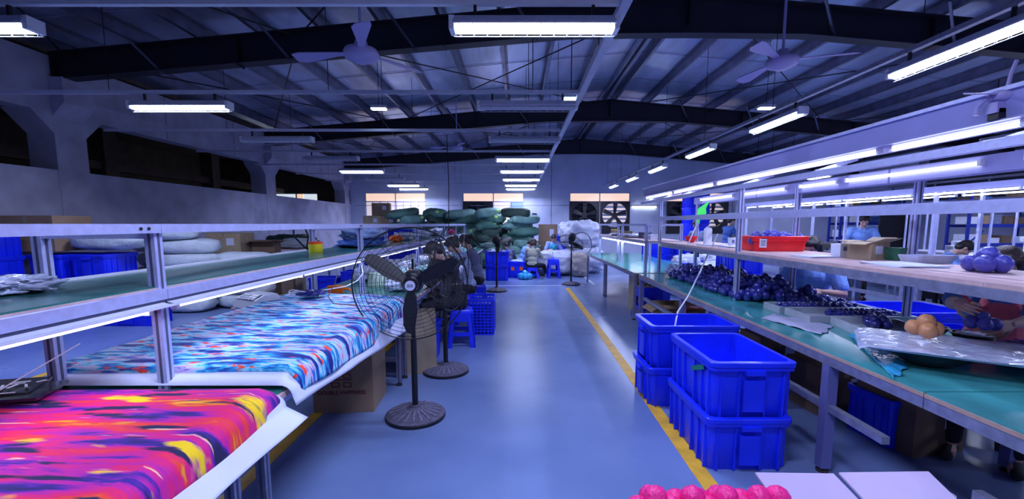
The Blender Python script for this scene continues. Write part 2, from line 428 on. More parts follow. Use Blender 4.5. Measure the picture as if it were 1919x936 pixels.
window(1, *W1, 'plain'); window(2, *W2, 'half'); window(3, *W3, 'fans'); window(4, *W4, 'fans')
# ---- left side: half wall, columns and beam of the concrete frame, dark hall beyond
struct(MB().b2((XL - .2, YB, 0), (XL, YW, 2.4), concrete).build('wall_left'))
bm_ = MB().b2((XL - .3, YB, 3.33), (XL, YW, 4.25), concrete); beam = struct(bm_.build('concrete_beam'))
MB().b2((XL, YB, 3.58), (XL + .02, YW, 3.66), concrete).build('beam_ledge', beam)
b = MB()
for y in (2.6, 4.9, 9.9, 12.2, 16.3, 18.2): b.box((XL + .003, y, 3.8), (.006, .02, .9), joint)
b.build('joint_line', beam)
def column(y):
    b = MB(); x0, x1 = XL - .45, XL + .012; y0, y1 = y, y + .54
    b.b2((x0, y0, 0), (x1, y1, 3.0), concrete)
    # flared head under the beam (both ways) and a corbel towards the room under the rafter
    vs = [(x0, y0, 3.0), (x1, y0, 3.0), (x1, y1, 3.0), (x0, y1, 3.0), (x0 - .0, y0 - .34, 3.34), (x1, y0 - .34, 3.34), (x1, y1 + .34, 3.34), (x0, y1 + .34, 3.34)]
    b.add(vs, [(0, 1, 5, 4), (1, 2, 6, 5), (2, 3, 7, 6), (3, 0, 4, 7), (4, 5, 6, 7), (0, 3, 2, 1)], concrete)
    vs = [(x1 - .02, y0, 3.25), (x1 - .02, y1, 3.25), (x1 + .22, y0, 3.5), (x1 + .22, y1, 3.5), (x1 + .22, y0, 3.9), (x1 + .22, y1, 3.9), (x1 - .02, y0, 3.9), (x1 - .02, y1, 3.9)]
    b.add(vs, [(0, 2, 3, 1), (2, 4, 5, 3), (4, 6, 7, 5), (0, 6, 4, 2), (1, 3, 5, 7)], concrete)
    return struct(b.build('column'))
for y in (1.3, 7.48, 13.6, 19.75): column(y)
# dark hall next door
hall = struct(MB().b2((XL - 6.5, YB, 0), (XL - 6.3, YW, 4.4), plaster_dk).build('wall_neighbour_side'))
hx0, hx1 = P(515, 370, Y=YW).x, P(595, 370, Y=YW).x; hz0, hz1 = 2.0, P(590, 362, Y=YW).z
b = wall_cells('w', XL - 6.5, XL, 4.4, [(hx0 - 1, hx1, 1.6, hz1)], YW, YW + .2, plaster_dk); hallw = struct(b.build('wall_neighbour_far'))
root = thing('window_5', None, None, ((hx0 + hx1) / 2, YW, 0), kind='structure')
ww = hx1 - hx0 + 1
fr = MB()
for x in (-ww / 2, -ww / 6, ww / 6, ww / 2): fr.box((x - .0, .05, (1.6 + hz1) / 2), (.05, .06, hz1 - 1.6), white_dull)
fr.box((0, .05, hz1 - .02), (ww, .06, .05), white_dull); fr.build('window_frame', root).location.x = -.5
pn = MB().box((-.5, .08, (1.6 + hz1) / 2), (ww, .02, hz1 - 1.6), mat('lit_white_pane', (.8, .9, 1), .4, emit=.6)); pn.build('pane', root)
pn = MB().box((.15, .06, (1.6 + hz1) / 2), (.3, .02, hz1 - 1.6), pane_peach); pn.build('pane', root)
b = MB().b2((XL - 6.5, YB, 4.4), (XL - .3, YW, 4.55), plaster_dk); struct(b.build('ceiling_neighbour_hall'))
b = MB()
for y in (5.2, 8.6, 11.5, 15.5): b.b2((XL - 3.3, y, 0), (XL - 2.9, y + .4, 4.4), plaster_dk)
struct(b.build('neighbour_column'))
tag(struct(MB().b2((XL - 3.2, YB, 2.9), (XL - 3.0, YW, 3.1), plaster_dk).build('neighbour_beam')))
b = MB().b2((XL, YB - .2, 0), (XR + .3, YB, 5.3), plaster); struct(b.build('wall_near'))
struct(MB().b2((XL - 6.5, YB - .2, 0), (XL, YB, 4.5), plaster_dk).build('wall_neighbour_near'))
wall_right = struct(MB().b2((XR, YB, 0), (XR + .3, YW, 4.6), plaster).build('wall_right'))
MB().b2((XR - .3, 16.6, 0), (XR, 17.1, 4.3), plaster).build('pilaster', wall_right)
# dark upper storey frames on the right wall
b = MB()
for z in (2.55, 2.95): b.bar((XR - .35, 8.5, z), (XR - .35, 17.8, z), .07, .07, steel_leg)
for y in (8.6, 10.4, 12.2, 14.0, 15.8, 17.6): b.bar((XR - .35, y, 2.0), (XR - .35, y, 3.0), .05, .05, steel_leg)
b.build('wall_rail', wall_right)
MB().b2((XR - .02, 8.4, 2.35), (XR, 16.5, 4.2), mat('dark_slate_board', (.06, .07, .12), .7)).build('dark_wall_panel', wall_right)
# ---- roof: foil lined sheets, purlins, rafters, rods
b = MB()
for s in (-1, 1):
    xe = XL - .3 if s < 0 else XR + .3
    z0, z1 = RZ + .2, roof_z(xe) + .2
    vs = [(RX, YB, z0), (RX, YW + .2, z0), (xe, YW + .2, z1), (xe, YB, z1)]
    vs += [(x, y, z + .08) for x, y, z in vs]
    b.add(vs, [(0, 1, 2, 3), (7, 6, 5, 4), (0, 4, 5, 1), (1, 5, 6, 2), (2, 6, 7, 3), (3, 7, 4, 0)], foil)
ceiling = struct(b.build('ceiling'))
me = None
for s in (-1, 1):
    k = 0
    while True:
        x = RX + s * (.12 + k * .985); k += 1
        if x < XL + .2 or x > XR - .1: break
        if me is None:
            b = MB(); b.b2((-.006, YB, -.19), (.006, YW, 0), purlin_m); b.b2((-.006, YB, -.19), (.06, YW, -.184), purlin_m); b.b2((-.06, YB, -.006), (.006, YW, 0), purlin_m)
            pu = b.build('purlin', ceiling); me = pu.data
        else:
            pu = bpy.data.objects.new('purlin', me); C.objects.link(pu); pu.parent = ceiling
        pu.location = (x, 0, roof_z(x) + .195); 
        if s < 0: pu.scale = (-1, 1, 1)
tag(MB().bar((RX - .25, YB, RZ + .1), (RX - .25, YW, RZ + .1), .05, .12, purlin_m).build('ridge_purlin', ceiling), 'double steel purlin under the ridge')
# seams of the foil, wires that hold it
b = MB()
for k in range(11):
    y = 1.6 + k * 1.75
    b.tube([(XL, y, roof_z(XL) + .185), (RX, y + .12, RZ + .185), (XR, y, roof_z(XR) + .185)], .006, joint, 4)
b.build('foil_wire', ceiling)
def rafter(y):
    root = thing('rafter', None, None, (0, y, 0), kind='structure')
    b = MB(); f = MB(); tw = .012
    for s in (-1, 1):
        xe = XL + .012 if s < 0 else XR
        pts = [(xe, roof_z(xe) - .42), (RX + s * 1.9, RZ - .64), (RX, RZ - .62)]
        top = [(xe, roof_z(xe)), (RX + s * 1.9, roof_z(RX + s * 1.9)), (RX, RZ)]
        for (a, c), (a2, c2) in zip(zip(pts, pts[1:]), zip(top, top[1:])):
            vs = []
            for yy in (-tw / 2, tw / 2): vs += [(a[0], yy, a[1]), (c[0], yy, c[1]), (c2[0], yy, c2[1]), (a2[0], yy, a2[1])]
            b.add(vs, [(0, 1, 2, 3), (7, 6, 5, 4)], rafter_m)
            f.bar((a[0], 0, a[1]), (c[0], 0, c[1]), .22, .014, rafter_m); f.bar((a2[0], 0, a2[1]), (c2[0], 0, c2[1]), .22, .014, rafter_m)
    for x in (XL + .03, -4.6, -1.2, RX, 6.8, 10.2, 13.5):
        b.box((x, 0, roof_z(x) - .25), (.014, .2, .46), rafter_m)
    b.build('web', root); f.build('flange', root)
    for x in (-6.1, -3.95, -1.9, 0.1, 5.0, 7.0, 9.0, 11.2):
        zb_ = roof_z(x) - .47
        MB().bar((x + .22, -.02, zb_ + .0), (x - .22, -.32, roof_z(x) + .12), .035, .035, purlin_m).build('fly_brace', root)
    return root
for y in (1.25, 7.62, 13.75, 19.9): rafter(y)
for y0, y1 in ((7.75, 13.65), (13.9, 19.8), (1.4, 7.5)):
    for xa, xb in ((-3.5, 2.3), (3.5, 9.2), (-7.4, -3.7), (9.4, 14.8)):
        for p, q in (((xa, y0), (xb, y1)), ((xb, y0), (xa, y1))):
            b = MB().tube([(p[0], p[1], roof_z(p[0]) - .08), (q[0], q[1], roof_z(q[0]) - .08)], .013, wire_m, 6); struct(b.build('brace_rod'))
# ================================================================== LIGHT RAILS AND BATTENS
def make_batten(lit):
    """twin tube batten, 1.27 long along local x, hung under a rail"""
    root = thing('batten_light', 'x', 'ceiling light')
    b = MB(); L = 1.27
    b.add([(-L / 2, -.05, .055), (L / 2, -.05, .055), (L / 2, .05, .055), (-L / 2, .05, .055), (-L / 2, -.085, .0), (L / 2, -.085, .0), (L / 2, .085, .0), (-L / 2, .085, .0), (-L / 2, -.085, -.014), (L / 2, -.085, -.014), (L / 2, .085, -.014), (-L / 2, .085, -.014)],
          [(0, 1, 2, 3), (0, 4, 5, 1), (1, 5, 6, 2), (2, 6, 7, 3), (3, 7, 4, 0), (4, 8, 9, 5), (5, 9, 10, 6), (6, 10, 11, 7), (7, 11, 8, 4), (8, 11, 10, 9)], white_dull)
    b.build('housing', root)
    for s in (-1, 1):
        e = MB().b2((s * (L / 2 + .03), -.07, -.05), (s * (L / 2 - .01), .07, .05), white_pl); e.build('end_cap', root)
        MB().tube([(-L / 2 + .02, s * .038, -.035), (L / 2 - .02, s * .038, -.035)], .0145, tube_on if lit else tube_off, 8).build('tube', root)
        MB().b2((s * (L / 2 - .17) - .012, -.012, .05), (s * (L / 2 - .17) + .012, .012, .15), black).build('hanger', root)
    g = MB()
    for k in range(12):
        x = -L / 2 + .05 + k * (L - .1) / 11
        g.tube([(x, -.088, 0), (x, -.075, -.055), (x, 0, -.082), (x, .075, -.055), (x, .088, 0)], .0022, white_dull, 4)
    for y, z in ((-.075, -.055), (0, -.082), (.075, -.055)): g.tube([(-L / 2, y, z), (L / 2, y, z)], .0022, white_dull, 4)
    g.build('wire_guard', root)
    if lit:
        ld = bpy.data.lights.new('tube_glow', 'AREA'); ld.shape = 'RECTANGLE'; ld.size = L - .08; ld.size_y = .02; ld.energy = W_CEIL; ld.color = LC
        lo = bpy.data.objects.new('tube_glow', ld); C.objects.link(lo); lo.parent = root; lo.location = (0, 0, -.03)
    return snap(root)
bat_on, bat_off = make_batten(True), make_batten(False)
used_b = {True: False, False: False}
def batten(loc, rz, lit, label, group=None):
    src = bat_on if lit else bat_off
    if not used_b[lit]:
        used_b[lit] = True; o = put(src, loc, rz); o['label'] = label
        if group: o['group'] = group
        return o
    return dup(src, loc, rz, label, group)
ZF = 3.06
RY = [3.66 + 2.36 * k for k in range(7)] + [19.6]
mid_lit = [1, 0, 0, 1, 1, 1, 1, 1]; left_lit = [1, 1, 0, 0, 1, 0, 1, 1]
for k, y in enumerate(RY):
    lab = 'white ceiling rail from left wall to middle rail, %s from the camera' % ORD[k]
    b = MB().bar((XL + .02, y, ZF + .172), (.80, y, ZF + .172), .045, .045, white_dull if k else white_pl)
    r = tag(b.build('cross_rail'), lab, 'ceiling rail', 'cross rails under the roof')
    for x in (-5.4, -2.5, .2):
        MB().tube([(x, y, ZF + .19), (x, y + .02, roof_z(x) + .18)], .005, wire_m, 4).build('hanger_rod', r)
    batten((.13, y, ZF), 0, bool(mid_lit[k]), '%s wire-guarded twin tube batten beside the middle ceiling rail, %s from the camera' % ('lit' if mid_lit[k] else 'unlit', ORD[k]), 'battens of the middle row')
    batten((-4.47 - .1 * (k > 3), y, ZF), 0, bool(left_lit[k]), '%s wire-guarded twin tube batten near the left wall, on the %s cross rail' % ('lit' if left_lit[k] else 'unlit', ORD[k]), 'battens of the left row')
for k, y in enumerate((-1.4, 1.2)):
    hb_ = batten((.13, y, ZF), 0, True, 'unseen lit batten added over the place where the camera stands, %s of two' % ORD[k], 'battens of the middle row')  # out-of-view pair, added to lift the ambient light
    for s in (-.46, .46): MB().tube([(s, 0, .1), (s, 0, roof_z(.13) + .1 - ZF)], .008, wire_m, 5).build('hanger_rod', hb_)
    hb_ = batten((7.5, y, ZF), 0, True, 'unseen lit batten added behind the camera on the right, %s of two' % ORD[k], 'battens added behind the camera')  # another unseen pair, added as ambient fill
    for s in (-.46, .46): MB().tube([(s, 0, .1), (s, 0, roof_z(7.5) + .1 - ZF)], .008, wire_m, 5).build('hanger_rod', hb_)
mr = tag(MB().bar((.84, -3, ZF + .16), (.84, YW - .05, ZF + .16), .08, .05, white_dull).build('long_rail'), 'long white conduit rail running away down the middle of the roof', 'ceiling rail')
for k in range(8):
    MB().tube([(.84, 2.4 + 2.36 * k, ZF + .18), (.84, 2.4 + 2.36 * k, roof_z(.84) + .18)], .005, wire_m, 4).build('hanger_rod', mr)
rr = tag(MB().bar((3.94, -3, ZF + .173), (3.94, YW - .05, ZF + .173), .06, .045, steel_leg).build('long_rail'), 'long grey rail on the right that carries the battens set end to end', 'ceiling rail')
for k in range(8):
    MB().tube([(3.94, 2.0 + 2.5 * k, ZF + .18), (3.94, 2.0 + 2.5 * k, roof_z(3.94) + .18)], .005, wire_m, 4).build('hanger_rod', rr)
for k, y in enumerate((4.15, 6.9, 9.7, 12.6, 15.3, 18.2)):
    batten((3.94, y, ZF), pi / 2, True, 'lit batten turned lengthwise under the right ceiling rail, %s from the camera' % ORD[k], 'battens of the right row')
for k, (x, y) in enumerate(((10.5, 4), (10.5, 9.5), (10.5, 15), (13, 6), (13, 11), (8.6, 15.6), (11.9, 17.6))):  # battens added to brighten the far right wall and background
    hb_ = batten((x, y, ZF + .3), pi / 2, True, 'added lit batten high over the sewing area on the right, %s from the camera' % ORD[k], 'battens added over the sewing area')
    for s in (-.46, .46): MB().tube([(s, 0, .1), (s, 0, roof_z(x) + .1 - ZF - .3)], .008, wire_m, 5).build('hanger_rod', hb_)
# small lit lamps
def lamp(px, py, Y, label, sz=.28, hang=True):
    p = P(px, py, Y=Y); root = thing('hanging_lamp', label, 'lamp', p)
    MB().box((0, 0, .03), (sz, .12, .05), white_dull).build('housing', root)
    MB().box((0, 0, -.006), (sz * .92, .10, .02), lamp_glow).build('diffuser', root)
    if hang: MB().tube([(0, 0, .05), (0, 0, roof_z(p.x) + .15 - p.z)], .005, wire_m, 4).build('hanger_rod', root)
lamp(710, 204, 8.2, 'small glowing lamp hung under the roof near the left ceiling fan')
lamp(1070, 185, 6.3, 'small bright lamp beside the middle ceiling rail above the unlit batten', .2)
lamp(1436, 203, 8.2, 'small glowing lamp between the right ceiling fan and the second dark rafter')
lamp(1487, 289, 12.2, 'glaring square lamp above the long bench canopy', .3)
# wall tube
p = P(1207, 388, Y=YW - .06); t_ = thing('wall_tube', 'single lit tube mounted on the far wall right of the fan window', 'wall light', p)
MB().box((0, .03, .02), (1.15, .05, .05), white_dull).build('housing', t_); MB().tube([(-.55, -.02, 0), (.55, -.02, 0)], .03, tube_on, 8).build('tube', t_)
# ceiling fans
def ceiling_fan(loc, rz, label):
    root = thing('ceiling_fan', label, 'ceiling fan', loc, rz)
    MB().lathe([(0, -.09), (.06, -.088), (.15, -.05), (.165, .0), (.15, .03), (.07, .06), (.05, .12), (0, .13)], light_blade, 24).build('motor_housing', root, True)
    MB().tube([(0, 0, .12), (0, 0, roof_z(loc[0]) + .15 - loc[2])], .014, light_blade, 8).build('rod', root)
    for k in range(3):
        a = 2 * pi * k / 3
        M = Matrix.Rotation(a, 4, 'Z')
        b = MB(); vs = [(.12, -.03, .0), (.26, -.035, .0), (.62, -.085, -.02), (.70, -.05, -.02), (.70, .06, .01), (.62, .075, .015), (.26, .035, .01), (.12, .03, .0)]
        vs2 = vs + [(x, y, z + .008) for x, y, z in vs]; n = 8
        b.add(vs2, [tuple(range(n))[::-1], tuple(range(n, 2 * n))] + [(i, (i + 1) % n, n + (i + 1) % n, n + i) for i in range(n)], light_blade, M)
        b.build('blade', root)
    return root
ceiling_fan(P(677, 100, Y=4.4), radians(50), 'pale ceiling fan hanging at the left on a short rod')
ceiling_fan(P(1466, 115, Y=5.0), radians(-20), 'pale ceiling fan hanging at the right on a long thin rod')
ceiling_fan((-1.6, 11.8, 3.5), radians(50), 'pale ceiling fan hanging far away before the green sacks')
# black cord with a weight
p = P(841, 430, Y=8.38); q = P(837, 252, Y=8.38)
o = MB().tube([q, (q + p) / 2 + Vector((.02, 0, 0)), p], .008, wire_m, 5); o.ell(p, (.02, .02, .03), black)
tag(o.build('weighted_wire'), 'thin black cord hanging straight down from a ceiling rail above the seated workers', 'cord')
# ================================================================== BENCH LINES
def strip_light(parent, x, y0, y1, z, lit=True, n=None, watts=None, down=(0, 0, 0), energy=True, rr_=.0125, seglen=1.2, gap=.05):
    """fluorescent tubes end to end along y, with an area lamp along each run"""
    y = y0
    while y < y1 - .3:
        e = min(y + seglen, y1)
        t = MB().tube([(x, y + gap / 2, z), (x, e - gap / 2, z)], rr_, tube_warm, 8).build('tube_light', parent)
        for q in (y + gap / 2, e - gap / 2): MB().box((x, q, z + .004), (.03, .02, .036), white_pl).build('tube_holder', t)
        y = e
    if energy:
        L = y1 - y0; n = max(1, round(L / 2.5))
        for k in range(n):
            ld = bpy.data.lights.new('bench_tube_glow', 'AREA'); ld.shape = 'RECTANGLE'; ld.size = .05; ld.size_y = L / n - .05
            ld.energy = (watts or W_STRIP) * L / n; ld.color = LC
            lo = bpy.data.objects.new('bench_tube_glow', ld); C.objects.link(lo); lo.parent = parent; lo.location = (x, y0 + (k + .5) * L / n, z - .02); lo.rotation_euler = down
def profile_post(b, x, y, z0, z1, s=.045, m=alu):
    """slotted aluminium profile: a square bar with a dark groove down every face"""
    h = s / 2
    b.b2((x - h, y - h, z0), (x + h, y + h, z1), m)
    for dx, dy in ((0, -h - .0006), (h + .0006, 0), (-h - .0006, 0)):
        if dy: b.b2((x - .006, y + dy - .0004, z0), (x + .006, y + dy + .0004, z1), alu_d)
        else: b.b2((x + dx - .0004, y - .006, z0), (x + dx + .0004, y + .006, z1), alu_d)
    return b
# ---- left bench line
LB = thing('packing_bench', 'long aluminium packing bench with green tops and a lit shelf, left of the aisle', 'workbench')
LY0, LY1 = -3.04, 13.5
for k in range(7):
    y0 = LY0 + .02 + k * 2.36
    t = MB().b2((-2.30, y0, .715), (-1.06, y0 + 2.34, .738), ply); t.b2((-2.29, y0 + .01, .738), (-1.075, y0 + 2.33, .746), mat_green)
    t.build('table_top', LB)
    fr = MB()
    for x in (-2.27, -1.10): fr.bar((x, y0, .695), (x, y0 + 2.34, .695), .04, .04, alu)
    for yy in (y0 + .03, y0 + 2.31): fr.bar((-2.27, yy, .695), (-1.10, yy, .695), .04, .04, alu)
    fr.bar((-1.10, y0 + .1, .18), (-2.27, y0 + .1, .18), .04, .04, steel_leg); fr.build('table_frame', LB)
    for x in (-2.27, -1.105):
        for yy in (y0 + .09, y0 + 2.25):
            l = profile_post(MB(), x, yy, .03, .68, .04, steel_leg); lg = l.build('leg', LB)
            MB().lathe([(.028, 0), (.028, .012), (.01, .018), (.01, .04)], rub, 10, Matrix.Translation((x, yy, 0))).build('levelling_foot', lg)
    yy = y0 + .1
PYS = [-.62, 1.95, 4.52, 7.09, 9.66, 11.6, 13.4]
for y in PYS:
    for x in (-1.62, -2.12): profile_post(MB(), x, y, .745, 1.46).build('post', LB)
    for z in (1.195, 1.455): MB().bar((-2.1, y, z), (-1.64, y, z), .04, .04, alu).build('cross_bar', LB)
    MB().bar((-1.62, y, .72), (-2.12, y, .72), .05, .03, alu_d).build('post_foot', LB)
for x in (-1.60, -2.14):
    for a, c in zip(PYS, PYS[1:]):
        b = MB().b2((x - .0225, a, 1.46), (x + .0225, c - .003, 1.50), alu)
        for s in (.03, .07): b.lathe([(.007, 0), (.007, .004), (0, .005)], black, 6, Matrix.Translation((x + .023, c - s - .04, 1.48)) @ Matrix.Rotation(pi / 2, 4, 'Y'))
        if x < -2: b = MB().b2((x - .02, a, 1.455), (x + .02, c - .003, 1.485), alu)
        b.build('top_rail', LB)
for a, c in zip(PYS, PYS[1:]):
    b = MB().b2((-2.20, a, 1.205), (-1.60, c - .004, 1.217), ply); b.b2((-2.185, a, 1.217), (-1.612, c - .004, 1.224), mat_green)
    b.build('shelf_board', LB)
    MB().b2((-2.215, a, 1.19), (-2.185, c - .004, 1.235), white_pl).build('shelf_edge', LB)
    b = MB().b2((-1.60, a, 1.165), (-1.575, c - .004, 1.21), alu)
    b.b2((-1.605, a, 1.135), (-1.585, c - .004, 1.165), alu_d); b.b2((-1.57, a, 1.136), (-1.535, c - .004, 1.142), white_pl)
    b.build('shelf_rail', LB)
    # slanted white reflector over the tube
    b = MB().add([(-1.66, a, 1.165), (-1.66, c - .02, 1.165), (-1.56, c - .02, 1.140), (-1.56, a, 1.140), (-1.66, a, 1.170), (-1.66, c - .02, 1.170), (-1.557, c - .02, 1.144), (-1.557, a, 1.144)], [(0, 1, 2, 3), (7, 6, 5, 4), (3, 2, 6, 7), (0, 4, 5, 1)], white_pl)
    b.build('reflector', LB)
for y0, y1 in ((-.55, 1.9), (1.99, 4.5), (4.54, 7.06), (7.12, 9.64), (9.7, 11.55), (11.65, 13.35)):
    strip_light(LB, -1.585, y0, y1, 1.124, gap=.012, watts=W_STRIP * (.62 if y1 < 2 else .66), rr_=.0085)
# ---- right bench line: near part with a lamp canopy, far part low
RB = thing('assembly_bench', 'long assembly bench with teal top, plywood shelf and lamp canopy, right of the aisle', 'workbench')
RX0, RX1 = 1.83, 3.02
for k in range(3):
    y0 = -.44 + k * 2.34
    t = MB().b2((RX0, y0, .722), (RX1, y0 + 2.335, .740), wood_edge); t.b2((RX0 + .006, y0 + .003, .740), (RX1, y0 + 2.332, .748), mat_teal)
    t.build('table_top', RB)
    fr = MB()
    for x in (RX0 + .02, RX1 - .03): fr.bar((x, y0, .695), (x, y0 + 2.335, .695), .035, .05, steel_leg)
    for yy in (y0 + .03, y0 + 2.3): fr.bar((RX0 + .02, yy, .695), (RX1 - .03, yy, .695), .04, .05, steel_leg)
    fr.build('table_frame', RB)
    MB().bar((RX0 + .03, y0 + .2, .41), (RX0 + .03, y0 + 2.1, .41), .04, .04, steel_leg).build('stretcher', RB)
    MB().bar((RX1 - .03, y0 + .2, .31), (RX1 - .03, y0 + 2.1, .31), .04, .04, steel_leg).build('stretcher', RB)
    for x in (RX0 + .03, RX1 - .03):
        for yy in ((y0 + .62, y0 + 2.26) if k else (y0 + .4,)):
            lg = MB().b2((x - .03, yy - .03, .03), (x + .03, yy + .03, .67), mat('blue_grey_leg', (.16, .17, .42), .45, .3)).build('leg', RB)
            MB().lathe([(.035, 0), (.035, .012), (.012, .02), (.012, .035)], rub, 10, Matrix.Translation((x, yy, 0))).build('levelling_foot', lg)
FPY = [-.35, 2.02, 4.36, 6.78]
for i, y in enumerate(FPY):
    if i != 1: profile_post(MB(), 2.2, y, .748, 1.86, .042).build('post', RB)
    profile_post(MB(), 2.76, y if i > 1 else y - .1, .748, 1.86, .042).build('post', RB)
profile_post(MB(), 2.98, 3.30, .748, 1.9, .042).build('post', RB)
EDGE = 6.82
for a, c in zip(FPY, FPY[1:]):
    MB().b2((2.19, a + .02, 1.206), (2.95, c - (.0 if c > 6 else -.018), 1.228), ply).build('shelf_board', RB)
    for x in (2.19, 2.94): MB().bar((x, a, 1.18), (x, c, 1.18), .035, .05, steel_leg).build('shelf_rail', RB)
    MB().bar((2.2, c - .03, 1.18), (2.93, c - .03, 1.18), .035, .04, steel_leg).build('shelf_bearer', RB)
    MB().bar((2.19, a, 1.58), (2.19, c, 1.58), .03, .058, alu).build('mid_rail', RB)
    MB().bar((2.76, a, 1.62), (2.76, c, 1.62), .03, .04, alu).build('back_rail', RB)
    MB().bar((2.19, a, 1.862), (2.19, c + (1.0 if c > 6 else 0), 1.862), .05, .042, alu).build('upper_rail', RB)
for y in (2.3, 4.4, 6.75): MB().bar((2.2, y, 1.60), (2.78, y, 1.60), .03, .03, alu).build('cross_bar', RB)
# canopy hood, front
def hood(par, x, y0, y1, zl, zt_, wd=.22, face=-1):
    """inverted trough of white sheet over a tube run"""
    b = MB(); pts = [(x - .03, zt_), (x - .012, zl + .02), (x + .0, zl + .012), (x + wd, zl + .012), (x + wd + .01, zt_)]
    n = len(pts); vs = []
    for y in (y0, y1): vs += [(px, y, z) for px, z in pts]
    for y in (y0, y1): vs += [(px + .003, y, z + .004) for px, z in pts]
    b.add(vs, [(i, i + 1, n + i + 1, n + i) for i in range(n - 1)] + [(2 * n + i + n, 2 * n + i + n + 1, 2 * n + i + 1, 2 * n + i) for i in range(n - 1)], hood_m)
    b.bar((x - .035, y0, zt_), (x - .035, y1, zt_), .02, .02, alu)
    return b.build('lamp_hood', par)
hood(RB, 2.30, -.3, 8.0, 1.965, 2.125)
MB().b2((2.26, -.3, 1.983), (2.55, 8.0, 1.989), hood_m).build('hood_base', RB)
for y in (.9, 2.02, 3.3, 4.36, 6.0, 6.78, 7.7): MB().bar((2.2, y, 1.88), (2.5, y, 1.975), .025, .025, alu).build('hood_bracket', RB)
for y0, y1 in ((-.25, 2.0), (2.05, 2.78), (2.86, 5.15), (5.22, 6.55), (6.6, 7.95)): strip_light(RB, 2.315, y0, y1, 1.958, gap=.02, seglen=2.4, rr_=.013, watts=W_STRIP)
for k in range(4): MB().b2((2.74, -.3 + k * 1.8, 1.80), (2.86, 1.48 + k * 1.8, 1.90), hood_m).build('back_hood', RB)
for y0, y1 in ((-.2, 2.4), (2.62, 3.7), (3.78, 4.3), (4.5, 5.4), (5.6, 6.6)): strip_light(RB, 2.725, y0, y1, 1.855, gap=.02, seglen=2.7, rr_=.011, energy=False)
# far low part
FB = thing('inspection_bench', 'far low glass-smooth teal bench with a short lit shelf, right of the aisle', 'workbench')
for k in range(2):
    y0 = 6.72 + k * 2.36 - .0
    t = MB().b2((1.80, y0, .722), (3.1, y0 + 2.35, .738), wood_edge); t.b2((1.805, y0 + .004, .738), (3.1, y0 + 2.346, .746), mat_teal); t.build('table_top', FB)
    fr = MB()
    for x in (1.82, 3.07): fr.bar((x, y0, .70), (x, y0 + 2.35, .70), .03, .04, steel_leg)
    fr.build('table_frame', FB)
    for x in (1.83, 3.06):
        for yy in (y0 + .05, y0 + 2.28): 
            lg = MB().b2((x - .022, yy - .022, .02), (x + .022, yy + .022, .68), steel_leg).build('leg', FB)
            MB().lathe([(.03, 0), (.03, .012), (.01, .02)], rub, 8, Matrix.Translation((x, yy, 0))).build('levelling_foot', lg)
for y in (6.98, 8.6, 8.95, 10.9):
    for x in (2.05, 2.6):
        profile_post(MB(), x, y, .746, 1.47, .04).build('post', FB)
    MB().bar((2.05, y, 1.20), (2.6, y, 1.20), .03, .03, alu).build('cross_bar', FB)
for x in (2.05, 2.6): MB().b2((x - .02, 6.96, 1.465), (x + .02, 10.92, 1.5), alu).build('top_rail', FB)
MB().b2((2.02, 6.96, 1.215), (2.65, 10.92, 1.235), ply).build('shelf_board', FB)
MB().bar((2.03, 6.96, 1.20), (2.03, 10.92, 1.20), .03, .03, alu).build('shelf_rail', FB)
strip_light(FB, 2.05, 7.0, 10.8, 1.165, gap=.015, watts=W_STRIP * 2.6)
strip_light(FB, 2.3, 7.0, 10.8, 1.19, gap=.015, energy=False)
# ---- rows behind on the right
def back_row(x0, x1, y0, y1, label, lamp_z, n, lit=True):
    r = thing('sewing_bench', label, 'workbench')
    k = round((y1 - y0) / 2.4); st = (y1 - y0) / k
    for i in range(k):
        a = y0 + i * st
        b = MB().b2((x0, a, .72), (x1, a + st - .01, .745), wood_edge); b.b2((x0 + .005, a, .745), (x1 - .005, a + st - .01, .75), white_dull); b.build('table_top', r)
        for x in (x0 + .03, x1 - .03):
            MB().b2((x - .03, a + .05, 0), (x + .03, a + .11, .72), steel_leg).build('leg', r)
            MB().b2((x - .03, a + st - .16, 0), (x + .03, a + st - .1, .72), steel_leg).build('leg', r)
            MB().bar((x, a + .05, .69), (x, a + st - .05, .69), .04, .06, steel_leg).build('table_rail', r)
        MB().bar((x0 + .03, a + .1, .5), (x0 + .03, a + st - .1, .5), .04, .05, steel_leg).build('stretcher', r)
    xm = (x0 + x1) / 2
    for i in range(k + 1):
        y = y0 + .08 + i * (y1 - y0 - .16) / k
        for x in (xm - .3, xm + .3): MB().b2((x - .018, y - .018, .75), (x + .018, y + .018, lamp_z + .1), alu).build('post', r)
        MB().bar((xm - .3, y, lamp_z + .08), (xm + .3, y, lamp_z + .08), .03, .03, alu).build('cross_bar', r)
    for x in (xm - .3, xm + .3):
        MB().b2((x - .02, y0, lamp_z + .03), (x + .02, y1, lamp_z + .10), hood_m).build('lamp_rail', r)
        strip_light(r, x - .03, y0 + .1, y1 - .1, lamp_z, gap=.1, seglen=1.3, rr_=.010, energy=False)
    strip_light(r, xm, y0 + .1, y1 - .1, lamp_z + .03, gap=.1, seglen=1.3, rr_=.009, energy=True, watts=2.4)
    return r
back_row(5.12, 6.3, 3.3, 10.5, 'sewing bench row with hanging tubes behind the seated woman in sky blue', 1.88, 3)
back_row(8.6, 9.8, 5.2, 12.4, 'second sewing bench row with tubes, further back on the right', 1.88, 3)
back_row(11.2, 12.2, 8.2, 13.0, 'third sewing bench row, far right before the blue racks', 1.9, 2)
